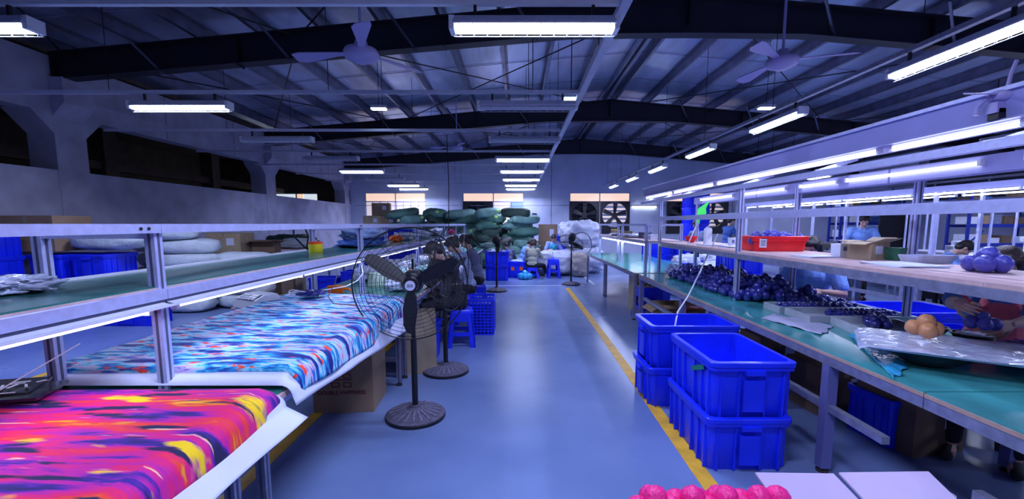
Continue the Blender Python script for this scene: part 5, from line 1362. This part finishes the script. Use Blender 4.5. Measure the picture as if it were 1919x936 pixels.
lumpthing('tarp_bale', 'grey white bag lying flat, the workers sit around it', 'bag', bale, (.66, .42, .37), (1.12, 12.95, 0), 13, .1)
lumpthing('sack', 'beige slumped sack between the flat bag and the far fan', 'sack', mat('beige_sack', (.38, .34, .32), .7, 0, .2, 4, .4, 20), (.24, .26, .36), (1.78, 12.45, 0), 17)
b = MB().tube([(1.9 + .3 * cos(a), 13.02 + .05 * sin(3 * a), .9 + .35 * sin(a)) for a in [2 * pi * k / 18 for k in range(19)]], .012, black, 5); tag(b.build('strap', None), 'thin black strap looped across the crumpled bales', 'strap')
cl_ = Proto(make_carton(.60, .5, .44, card_lt, label_sq=True)); cm_ = Proto(make_carton(.62, .5, .44, card, label_sq=True))
for k, (x, y, z, l) in enumerate(((-5.35, 16, 0, 'bottom'), (-5.3, 16, .45, 'second'), (-5.38, 16, .9, 'third'), (-5.25, 16, 1.35, 'top'))): cl_((x, y, z), .05 * k, 'pale carton with sticker, %s of the stack left of the green sacks' % l, 'cartons left of the sacks')
for k, (x, y, z, l) in enumerate(((-4.72, 16.1, 0, 'bottom'), (-4.70, 16.1, .45, 'second'), (-4.66, 16.1, .9, 'third'), (-4.7, 16.1, 1.35, 'fourth'), (-4.95, 16.1, 1.80, 'topmost'))): cm_((x, y, z), .04 * k, 'brown carton with sticker, %s of the stack touching the green sacks' % l, 'cartons left of the sacks')
cm_((1.08, 16, 0), .1, 'brown carton at the bottom of the tall stack behind the pale blue worker', None, (1.1, 1, 1.6)); cm_((1.10, 16, .71), -.05, 'tall brown carton with white film, top of the stack behind the pale blue worker', None, (1.1, 1, 1.75))
for k, (x, z) in enumerate(((.42, 0), (.48, .45))): cm_((x, 15.8, z), .1 * k, 'low brown carton %s between the sacks and the tall carton' % ('on the floor' if not k else 'on another'), None, (.8, .8, 1))
def tubs(x, y, z, w, d, h, label, rz=0, m=blue_pl, rib=True):
    r = make_crate(w, d, h, m, 'bin', label, 'bin', ribs=rib); put(r, (x, y, z), rz); return r
tubs(1.62, 15.2, 0, .5, .6, 1.15, 'tall blue bin leaning by the crumpled bales', 0)
tubs(-.55, 11.75, 0, .62, .6, .42, 'big blue bin on the floor behind the far left fan'); tubs(-.55, 11.75, .40, .66, .62, .38, 'big blue bin filled with white film, stacked on another', .03)
lumpthing('film_heap', 'white film heaped in the stacked big blue bin', 'film', film, (.25, .24, .10), (-.55, 11.75, .62), 21, nu=30, nv=18, amp=.35, fr=4)
bb = tubs(-.02, 12.35, 0, .50, .45, .46, 'blue tub with orange stickers in front of the worker in light blue'); 
for s in (-1, 1): tag(MB().box((s * .12, -.218, .26), (.09, .004, .10), orange_pl).build('sticker', bb), 'orange sticker')
lumpthing('film_heap', 'white film scraps heaped in the blue tub with orange stickers', 'film', film, (.18, .16, .07), (-.02, 12.35, .36), 23, nu=24, nv=14, amp=.35, fr=4)
b_ = make_cluster(mat('cyan_ball', (.02, .40, .75), .3, 0, .2, 20, coat=.4), 9, .085, 'ball_bag', 77, 'bag', 1.3); put(b_, (.20, 11.85, 0), 0); b_['label'] = 'bag of bright cyan balls on the floor beside the striped worker'
stool((1.0, 12.2, 0), .1, 'free blue stool before the flat grey white bag', G, (1.05, 1.05, 1.15))
bt = thing('bottle', 'small clear bottle standing on the free blue stool', 'bottle', (.98, 12.2, .53)); MB().lathe([(.03, 0), (.03, .10), (.012, .14), (.012, .16), (0, .16)], film, 12).build('body', bt, True); MB().lathe([(.014, .155), (.014, .18), (0, .18)], denim, 10).build('cap', bt)
# ================================================================== LEFT SIDE, BEYOND THE PACKING BENCH
GBL = 'blue crates along the left wall'
for i, (x, y) in enumerate(((-7.0, 6.75), (-6.42, 6.8), (-7.3, 5.95))):
    for j in range(3 if i < 2 else 4):
        crate((x, y, j * .345), .05 * i, 'blue crate, %s from the floor in the %s stack along the left wall' % (ORD[j], ('middle', 'right', 'left')[i]), GBL, (1, .9, 1.05))
cm_((-7.27, 6.8, 1.09), .0, 'long brown carton lying on the blue crates under the left column', None, (1.3, 1.2, 1.2))
WS = [Proto(make_sack(woven, .95, .55, .28, 31 + s, tie=False)) for s in range(2)]
sp = ((-6.45, 7.9), (-5.75, 7.5))
for i, (x, y) in enumerate(sp):
    for j in range(5 if i == 0 else 5):
        WS[(i + j) % 2]((x + .06 * (j % 2), y + .04 * j, j * .245), .1 * j + pi * (j % 2), 'white woven sack, %s from the floor in the %s white stack' % (ORD[j], ('left', 'right')[i]), 'white woven sacks')
for j in range(4): WS[j % 2]((-4.95, 7.9, j * .245), pi * (j % 2), 'white woven sack, %s from the floor in the stack touching the brown cartons' % ORD[j], 'white woven sacks')
WS[0]((-6.35, 6.85, 1.10), .1, 'white woven sack slumped on top of the right blue crate stack', 'white woven sacks')
WS[1]((-6.0, 7.5, 1.225), .5, 'dirty white woven sack across the gap onto the left white stack', 'white woven sacks')
lumpthing('plastic_bag', 'pale flat film bag on the blue crates low by the left wall', 'bag', film, (.34, .18, .07), (-6.5, 6.15, .40), 41, nu=34, nv=18)
tubs(-6.55, 6.15, 0, .8, .4, .42, 'wide low blue bin before the white sacks'); tubs(-7.0, 6.0, 0, .5, .6, .42, 'low blue bin before the blue crate stacks at the left wall')
tubs(-5.75, 6.5, 0, .85, .4, .25, 'flat blue tub on the floor seen below the lit shelf')
for i, (x, y, z, m_, l) in enumerate(((-5.65, 8.6, 0, cm_, 'bottom of the front'), (-5.6, 8.6, .45, cm_, 'second in the front'), (-5.62, 8.6, .9, cl_, 'top of the front'), (-4.95, 8.7, 0, cm_, 'bottom of the right'), (-4.95, 8.7, .45, cl_, 'second in the right'), (-5.02, 9.4, 0, cl_, 'lone one behind the right'))):
    m_((x, y, z), .05, 'brown carton with white sticker, %s stack beyond the left bench' % l, 'cartons beyond the left bench', (1.05, 1, .96))
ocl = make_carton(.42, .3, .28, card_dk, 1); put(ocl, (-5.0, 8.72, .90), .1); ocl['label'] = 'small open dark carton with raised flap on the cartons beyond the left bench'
pl = thing('pallet', 'wooden pallet under flat cardboard beyond the turquoise cloth', 'pallet', (-4.15, 7.6, 0), .05)
for k in range(7): MB().box((0, -.5 + k * .166, .13), (1.1, .11, .02), wood_edge).build('slat', pl)
for x in (-.5, 0, .5): MB().box((x, 0, .06), (.09, 1.0, .12), wood_edge).build('bearer', pl)
for k in range(3): solo('flat_carton', 'flattened cardboard sheet lying on the pallet, %s from the bottom' % ORD[k], 'cardboard', MB().box((0, 0, .01), (1.0 - .08 * k, .8, .018), card), (-4.17 + .05 * k, 7.6, .142 + .021 * k), .08 * k)
tubs(-4.15, 9.4, 0, .6, .5, .36, 'blue bin with a white tag beyond the bench post', .1); tubs(-3.55, 9.4, 0, .4, .5, .5, 'narrow blue bin beside the white tagged bin')
lumpthing('sack', 'dark green bag slumped beyond the yellow jar', 'sack', green_sack3, (.55, .3, .16), (-5.3, 10.3, .95), 51, nu=36, nv=20)
lowtab(-5.1, 10.2, 1.8, .9, .95, 'low packing table beyond the cartons, left hall side')
lumpthing('sack', 'white woven bag on the low packing table beyond the jar', 'sack', woven, (.40, .28, .12), (-5.0, 9.95, .95), 53, nu=36, nv=20)
# things on the left shelf
ZL = 1.225
def atx(px, X, z): return None
jar = thing('jar', 'yellow round jar with a red lid ring on the green shelf', 'jar', (-1.96, 4.25, ZL)); MB().lathe([(.062, 0), (.064, .005), (.064, .085), (0, .085)], yellow_pl, 24).build('body', jar, shade_angle=40); MB().lathe([(.066, .083), (.066, .102), (.05, .104), (.05, .09), (0, .09)], mat('red_orange_lid', (.9, .08, .01), .4), 24).build('lid', jar, shade_angle=40)
lumpthing('plastic_bag', 'crumpled clear bag at the near left end of the green shelf', 'bag', film, (.17, .12, .035), (-2.07, 1.74, ZL), 61, nu=40, nv=20, amp=.4, fr=4)
lumpthing('cloth_bundle', 'pale blue film-wrapped bundle on the green shelf left of the fan', 'bundle', mat('pale_blue_film', (.30, .42, .70), .3, 0, .3, 6, .5, 20), (.19, .42, .10), (-1.93, 5.5, ZL + .075), 63, nu=44, nv=24, ridge=.2)
lumpthing('cloth_bundle', 'dark blue folded bundle under the pale blue one on the green shelf', 'bundle', denim, (.21, .46, .05), (-1.93, 5.42, ZL), 65, nu=44, nv=20, ridge=.2)
b = MB()
for s in (-1, 1): b.tube([(-2.10 + .05 * s, 4.22, 1.49), (-2.10 + .07 * s, 4.26, 1.38), (-2.08 + .01 * s, 4.30, 1.27), (-2.05, 4.34, 1.235)], .008, black, 6)
tag(b.build('cable', None, True), 'black looped cable hanging from the top rail behind the yellow jar', 'cable')
for k, (x, y, m_, l, r) in enumerate(((-1.9, 6.9, orange_pl, 'orange crumpled wrap on the shelf seen through the fan guard', (.09, .12, .05)), (-1.95, 7.5, film, 'pale film heap on the shelf seen through the fan guard', (.14, .25, .07)), (-1.9, 8.6, film, 'white film heap further along the green shelf', (.15, .3, .08)), (-1.92, 10.6, paper, 'white paper heap on the far green shelf', (.15, .4, .09)), (-1.85, 12.2, pinkball, 'small pink wrap on the far green shelf', (.09, .15, .06)))):
    lumpthing('wrap_heap', l, 'wrap', m_, r, (x, y, ZL), 70 + k, nu=30, nv=16, amp=.35, fr=3)
tubs(-3.4, 11.5, 0, 1.6, .6, 1.36, 'large blue bin beyond the shelf seen through the near fan'); tubs(-2.95, 13.3, 0, .8, .6, 1.1, 'blue bin further back before the left sack pile')
# on the left table
sc_m = mat('scale_white', (.74, .76, .84), .35)
s_ = thing('counting_scale', 'white digital counting scale at the back edge of the turquoise cloth', 'scale', (-2.33, 3.86, .742), radians(-30))
b = MB(); prof = [(-.10, 0), (-.13, .03), (-.10, .10), (-.02, .135), (.10, .14), (.12, .11), (.10, 0)]
n = len(prof); b.add([(-.15, y, z) for y, z in prof] + [(.15, y, z) for y, z in prof], [tuple(range(n)), tuple(range(2 * n - 1, n - 1, -1))] + [(i, n + i, n + (i + 1) % n, (i + 1) % n) for i in range(n)], sc_m); b.build('housing', s_)
import_rot = (radians(24), 0, 0)
b = MB().box((0, -.062, .122), (.24, .10, .004), mat('slate_panel', (.10, .13, .26), .4), import_rot); pn_ = b.build('panel', s_)
for (x, m_) in ((-.06, mat('lcd_grey', (.42, .46, .50), .3)), (.06, mat('lcd_grey', (.42, .46, .50)))): 
    for yz in ((-.045, .134), (-.070, .1225)): MB().box((x, yz[0], yz[1]), (.09, .016, .003), m_, import_rot).build('display', pn_)
for k in range(6): MB().box((-.09 + .036 * k, -.098, .109), (.024, .012, .004), mat('key_red', (.5, .03, .03), .5) if k == 5 else white_pl, import_rot).build('key', pn_)
MB().tube([(0, .05, .01), (0, .05, -.69)], .018, steel_leg, 10).build('column_tube', s_); MB().b2((-.18, -.05, -.742), (.18, .35, -.68), steel_leg).build('platform', s_)
tag(MB().b2((.151, -.03, .05), (.154, .01, .08), white_dull).build('socket', s_), 'round side socket')
os_ = thing('tape_gun', 'orange hand tool on the green table at the foot of the post', 'tool', (-1.98, 4.72, .748), .2); MB().box((0, 0, .045), (.17, .08, .075), orange_pl, taper=.9).build('body', os_); MB().tube([(.08, 0, .05), (.13, 0, .045), (.16, 0, .02)], .012, orange_pl, 8).build('handle', os_)
b = MB().tube([(-1.62, 4.5, 1.10), (-1.58, 4.45, 1.0), (-1.62, 4.4, .93), (-1.70, 4.3, .885), (-1.85, 4.15, .87), (-1.95, 4.0, .87), (-2.05, 3.9, .87)], .006, white_pl, 6); tag(b.build('cable', None, True), 'white cable falling from the lit shelf onto the turquoise cloth', 'cable')
b = MB().tube([(-1.60, 3.9, 1.12), (-1.62, 3.85, .98), (-1.58, 3.6, .90), (-1.45, 3.4, .875), (-1.25, 3.35, .872)], .004, black, 6); tag(b.build('cable', None, True), 'thin black cable curling down before the fan guard', 'cable')
lumpthing('cloth_strap', 'crumpled navy strap lying on the far end of the turquoise cloth', 'strap', navy, (.13, .08, .022), (-1.90, 3.98, .850), 81, nu=28, nv=12, amp=.4, fr=4)
b = MB().tube([(-1.98 + .11 * cos(a), 3.96 + .05 * sin(a * 1.0), .885 + .01 * sin(3 * a)) for a in [2 * pi * k / 20 for k in range(20)]], .006, white_pl, 6, closed=True); tag(b.build('cord_loop', None, True), 'white cord loop lying over the crumpled navy strap', 'cord')
rl = thing('ribbed_roll', 'pale ribbed roll standing on the table behind the fan guard', 'roll', (-1.70, 5.25, .748)); MB().lathe([(.105, 0), (.11, .01), (.11, .155), (.105, .165), (.04, .165), (.04, .05), (0, .05)], ribbon_m, 28).build('body', rl, shade_angle=40)
cyf = mat('aqua_film', (.30, .60, .68), .25, 0, .3, 8, .5, 25, coat=.4)
for k, (x, y, rx, ry, rz_) in enumerate(((-1.35, 5.0, .15, .2, .07), (-1.45, 5.7, .17, .22, .09), (-2.0, 5.9, .2, .25, .10), (-1.35, 6.5, .16, .22, .07), (-1.9, 6.9, .22, .28, .10), (-1.35, 7.4, .15, .25, .07), (-1.85, 8.0, .22, .3, .10), (-1.4, 8.6, .2, .3, .08), (-1.7, 9.5, .3, .35, .1), (-1.6, 11, .3, .5, .1), (-1.7, 12.5, .3, .5, .1))):
    lumpthing('film_bag', 'aqua white film bag under the lit left shelf, %s along the bench past the cloth' % ORD[k], 'bag', cyf if k % 2 else film, (rx, ry, rz_), (x, y, .748), 90 + k, nu=28, nv=16, amp=.35, fr=3.2, grp='film bags on the left bench')
# black printed pouches at the near left corner
bp = thing('black_pouch', 'black pouch printed with white marks and violet shapes, near left corner', 'pouch', (-1.98, 1.62, .845), .35)
MB().box((0, 0, .008), (.30, .20, .012), mat('black_gloss', (.008, .008, .014), .2, coat=.6), (.0, .05, 0)).build('front_sheet', bp)
MB().box((-.05, .03, .022), (.28, .20, .010), mat('black_gloss', (.01, .01, .01)), (.0, .08, .15)).build('back_sheet', bp)
vp = mat('violet_print', (.22, .05, .7), .4); wp = mat('white_print', (.7, .7, .8), .4)
for (x, y, w_, d_, a) in ((.03, .05, .05, .012, .2), (.03, .03, .04, .008, .2), (.0, .0, .008, .05, .4), (.03, .0, .008, .045, -.2), (.07, .0, .008, .04, .5), (.09, .05, .03, .008, .9), (-.06, -.07, .09, .006, .1), (.05, -.08, .06, .005, .1)): tag(MB().box((x, y, .0325 - x * .05), (w_, d_, .002), wp, (0, .05, a)).build('white_mark', bp), 'white printed mark')
for k in range(4): tag(MB().box((-.11 + .012 * (k % 2), -.06 + .035 * k, .0345), (.035, .022, .002), vp, (0, .05, .6 * k)).build('violet_mark', bp), 'violet printed shape')
MB().tube([(.02, -.1, .03), (.10, .02, .09), (.18, .14, .15)], .003, white_pl, 5).build('wire_tie', bp)
# ================================================================== RIGHT SIDE, BEYOND THE ASSEMBLY BENCH
ctall = tubs(5.75, 14.3, 0, .7, .7, .52, 'x'); ctall['label'] = 'blue crate, first from the floor in the tall tower before the fan window'; ctall['group'] = 'tall tower of blue crates'
for k in range(1, 5): dup(ctall, (5.75 + .01 * (k % 2), 14.3, .5 * k), 0, 'blue crate, %s from the floor in the tall tower before the fan window' % ORD[k], 'tall tower of blue crates')
for i, (x, y, n_) in enumerate(((3.65, 7.2, 3), (3.55, 9.2, 2), (4.25, 9.6, 2), (4.9, 9.7, 2), (3.6, 11.4, 3), (4.3, 11.6, 3))):
    for j in range(n_):
        tubs(x, y, j * .345, .55, .62, .36, 'blue crate %s from the floor, %s stack behind the right benches' % (ORD[j], ORD[i]), .05 * i)
    tag(LAST[0])
for i, (x, y, z) in enumerate(((3.55, 9.2, .55), (4.9, 9.7, .55), (4.25, 9.6, .55))): lumpthing('film_heap', 'white film heaped in the blue crate stack behind the far bench, %s' % ORD[i], 'film', film, (.24, .26, .16), (x, y, z), 120 + i, nu=30, nv=16, amp=.35, fr=3.5)
lumpthing('sack', 'pale slumped sack behind the ball heap under the shelf', 'sack', woven, (.5, .45, .42), (3.95, 8.3, 0), 125, nu=40, nv=22)
for i, (x, y, m_, l, w_, h_) in enumerate(((2.3, 10.4, yellow_pl, 'yellow box on the low shelf of the far bench', .14, .13), (2.3, 10.1, card, 'small brown carton on the low shelf beside the yellow box', .26, .11), (2.3, 9.3, card_dk, 'dark little carton on the low shelf of the far bench', .2, .1), (2.35, 8.1, steel_dk, 'dark metal box on the low shelf of the far bench', .16, .1), (2.3, 7.5, white_dull, 'white plastic box on the low shelf near the bench seam', .22, .07))):
    r = thing('small_box', l, 'box', (x, y, 1.236), .1 * i); MB().b2((-w_ / 2, -.09, 0), (w_ / 2, .09, h_), m_).build('body', r); MB().b2((-w_ / 2 - .003, -.093, h_), (w_ / 2 + .003, .093, h_ + .012), m_).build('lid', r)
for k, y in enumerate((8.5, 9.0, 9.8)): lumpthing('film_scrap', 'white film scraps on the low shelf of the far bench, %s' % ORD[k], 'film', film, (.22, .25, .035), (2.32, y + .1, 1.236), 130 + k, nu=26, nv=12, amp=.4, fr=4)
# sewing machines
def sewing(loc, rz, label):
    root = thing('sewing_machine', label, 'sewing machine', loc, rz)
    b = MB(); b.box((0, 0, .03), (.46, .18, .06), white_pl); b.build('bed', root)
    b = MB(); b.box((.17, 0, .16), (.11, .12, .22), white_pl, taper=1.1); b.box((0, 0, .26), (.42, .10, .09), white_pl); b.box((-.17, 0, .20), (.08, .10, .16), white_pl); b.build('arm', root)
    MB().lathe([(0, 0), (.06, 0), (.062, .03), (0, .035)], steel_leg, 18, Matrix.Translation((.225, 0, .25)) @ Matrix.Rotation(pi / 2, 4, 'Y')).build('hand_wheel', root, shade_angle=40)
    MB().tube([(-.17, 0, .12), (-.17, 0, .06)], .006, steel_leg, 6).build('needle_bar', root)
    for s in (-.05, .03): MB().lathe([(.004, .30), (.004, .36), (0, .36)], steel_leg, 8, Matrix.Translation((s, 0, 0))).build('spool_pin', root)
    return snap(root)
sm = sewing((7.55, 6.85, .78), .2, 'white sewing machine in front of the bent man in light blue')
lowtab(7.55, 6.85, 1.1, .55, .78, 'sewing table of the bent man in light blue')
for k, (x, y, rz, l) in enumerate(((5.7, 5.2, .4, 'white sewing machine on the first sewing bench, nearest'), (5.7, 7.6, .3, 'white sewing machine on the first sewing bench, furthest'), (9.2, 7.2, .2, 'white sewing machine on the second sewing bench, nearest'), (9.2, 9.2, .2, 'white sewing machine on the second sewing bench, middle'), (9.2, 11.2, .2, 'white sewing machine on the second sewing bench, furthest'), (11.7, 9.3, .2, 'white sewing machine on the third sewing bench, nearer'), (11.7, 11.6, .2, 'white sewing machine on the third sewing bench, further'))): dup(sm, (x, y, .751), rz, l)
tst = thing('thread_stand', 'white thread stand rising at the right edge above the violet balls', 'stand', (5.75, 4.95, .751)); MB().tube([(0, 0, 0), (0, 0, .62)], .022, white_pl, 10).build('pole', tst); MB().lathe([(.05, .55), (.06, .60), (0, .61)], white_pl, 16).build('head', tst); MB().lathe([(.09, 0), (.09, .02), (0, .022)], white_dull, 16).build('base', tst)
bl = mat('rack_blue', (.01, .03, .32), .4, .1)
def rack(x0, x1, y, zs, label, seed, nm):
    r = thing('storage_rack', label, 'rack', ((x0 + x1) / 2, y, 0)); w_ = x1 - x0; d_ = .6; H_ = zs[-1] + .35
    for sx in (-1, 1):
        for sy in (-1, 1): MB().b2((sx * w_ / 2 - .03, sy * d_ / 2 - .03, 0), (sx * w_ / 2 + .03, sy * d_ / 2 + .03, H_), bl).build('upright', r)
    for z in zs:
        for sy in (-1, 1): MB().b2((-w_ / 2 + .03, sy * d_ / 2 - .025, z - .10), (w_ / 2 - .03, sy * d_ / 2 + .025, z), bl).build('beam', r)
        MB().b2((-w_ / 2 + .03, -d_ / 2 + .025, z - .02), (w_ / 2 - .03, d_ / 2 - .025, z), steel_leg).build('shelf', r)
    for s in (-1,): MB().bar((-w_ / 2, -d_ / 2 + .05, zs[1] - .1), (-w_ / 2 + .5, -d_ / 2 + .05, zs[1] + .35), .03, .03, bl).build('brace', r)
    q = random.Random(seed)
    ms = ((card, 'brown'), (white_pl, 'white'), (card_dk, 'dark brown'), (steel_leg, 'grey'), (film, 'clear'), (denim, 'blue'))
    for zi, z in enumerate(zs):
        n_ = 6; 
        for k in range(n_):
            m_, c_ = ms[q.randrange(6)]; ww_ = w_ / n_ * .8; hh = q.uniform(.12, .3); x = -w_ / 2 + w_ * (k + .5) / n_
            o = thing('storage_box', '%s box, %s along the %s shelf of the %s' % (c_, ORD[k], ('lowest', 'second', 'third', 'top')[zi], nm), 'box', ((x0 + x1) / 2 + x, y - .05, z), q.uniform(-.1, .1), 'goods on the blue racks')
            MB().b2((-ww_ / 2, -.18, 0), (ww_ / 2, .18, hh), m_).build('body', o); MB().b2((-ww_ / 2 - .003, -.183, hh), (ww_ / 2 + .003, .183, hh + .02), m_).build('lid', o)
    return r
rack(12.1, 14.4, 16.8, (.45, 1.02, 1.56, 2.12), 'blue storage rack behind the standing man in light blue', 3, 'left rack')
rack(12.9, 15.0, 12.9, (.4, .95, 1.5, 2.05), 'blue storage rack at the right edge with white machines before it', 7, 'right rack')
sc2 = thing('dark_screen', 'tall black screen between the two blue racks', 'screen', (12.6, 14.6, 0)); MB().b2((-.62, -.03, .05), (.62, .03, 2.1), black).build('panel', sc2)
for s in (-1, 1): MB().b2((s * .5 - .04, -.25, 0), (s * .5 + .04, .25, .05), black).build('foot', sc2)
for k, (x, y, m_, l) in enumerate(((6.9, 5.6, red_pl, 'dark red bin under the sewing bench right of the blue tubs'), (4.3, 5.9, black_pl, 'black round chair seat beyond the blue tub'))):
    r = thing('bin', l, 'bin', (x - .9 * (k == 0), y, 0)); b = MB(); b.lathe([(.15, 0), (.19, .38), (.18, .38), (.14, .01), (0, .01)], m_, 24); b.build('body', r, shade_angle=40); MB().lathe([(.2, .365), (.2, .39), (.18, .39), (.18, .365)], m_, 24).build('rim', r)
pnl = solo('whitish_crate_board', 'long whitish board lying low beyond the woman in sky blue', 'board', MB().box((0, 0, .2), (1.6, .9, .4), white_dull), (4.25, 4.7, 0), 0)
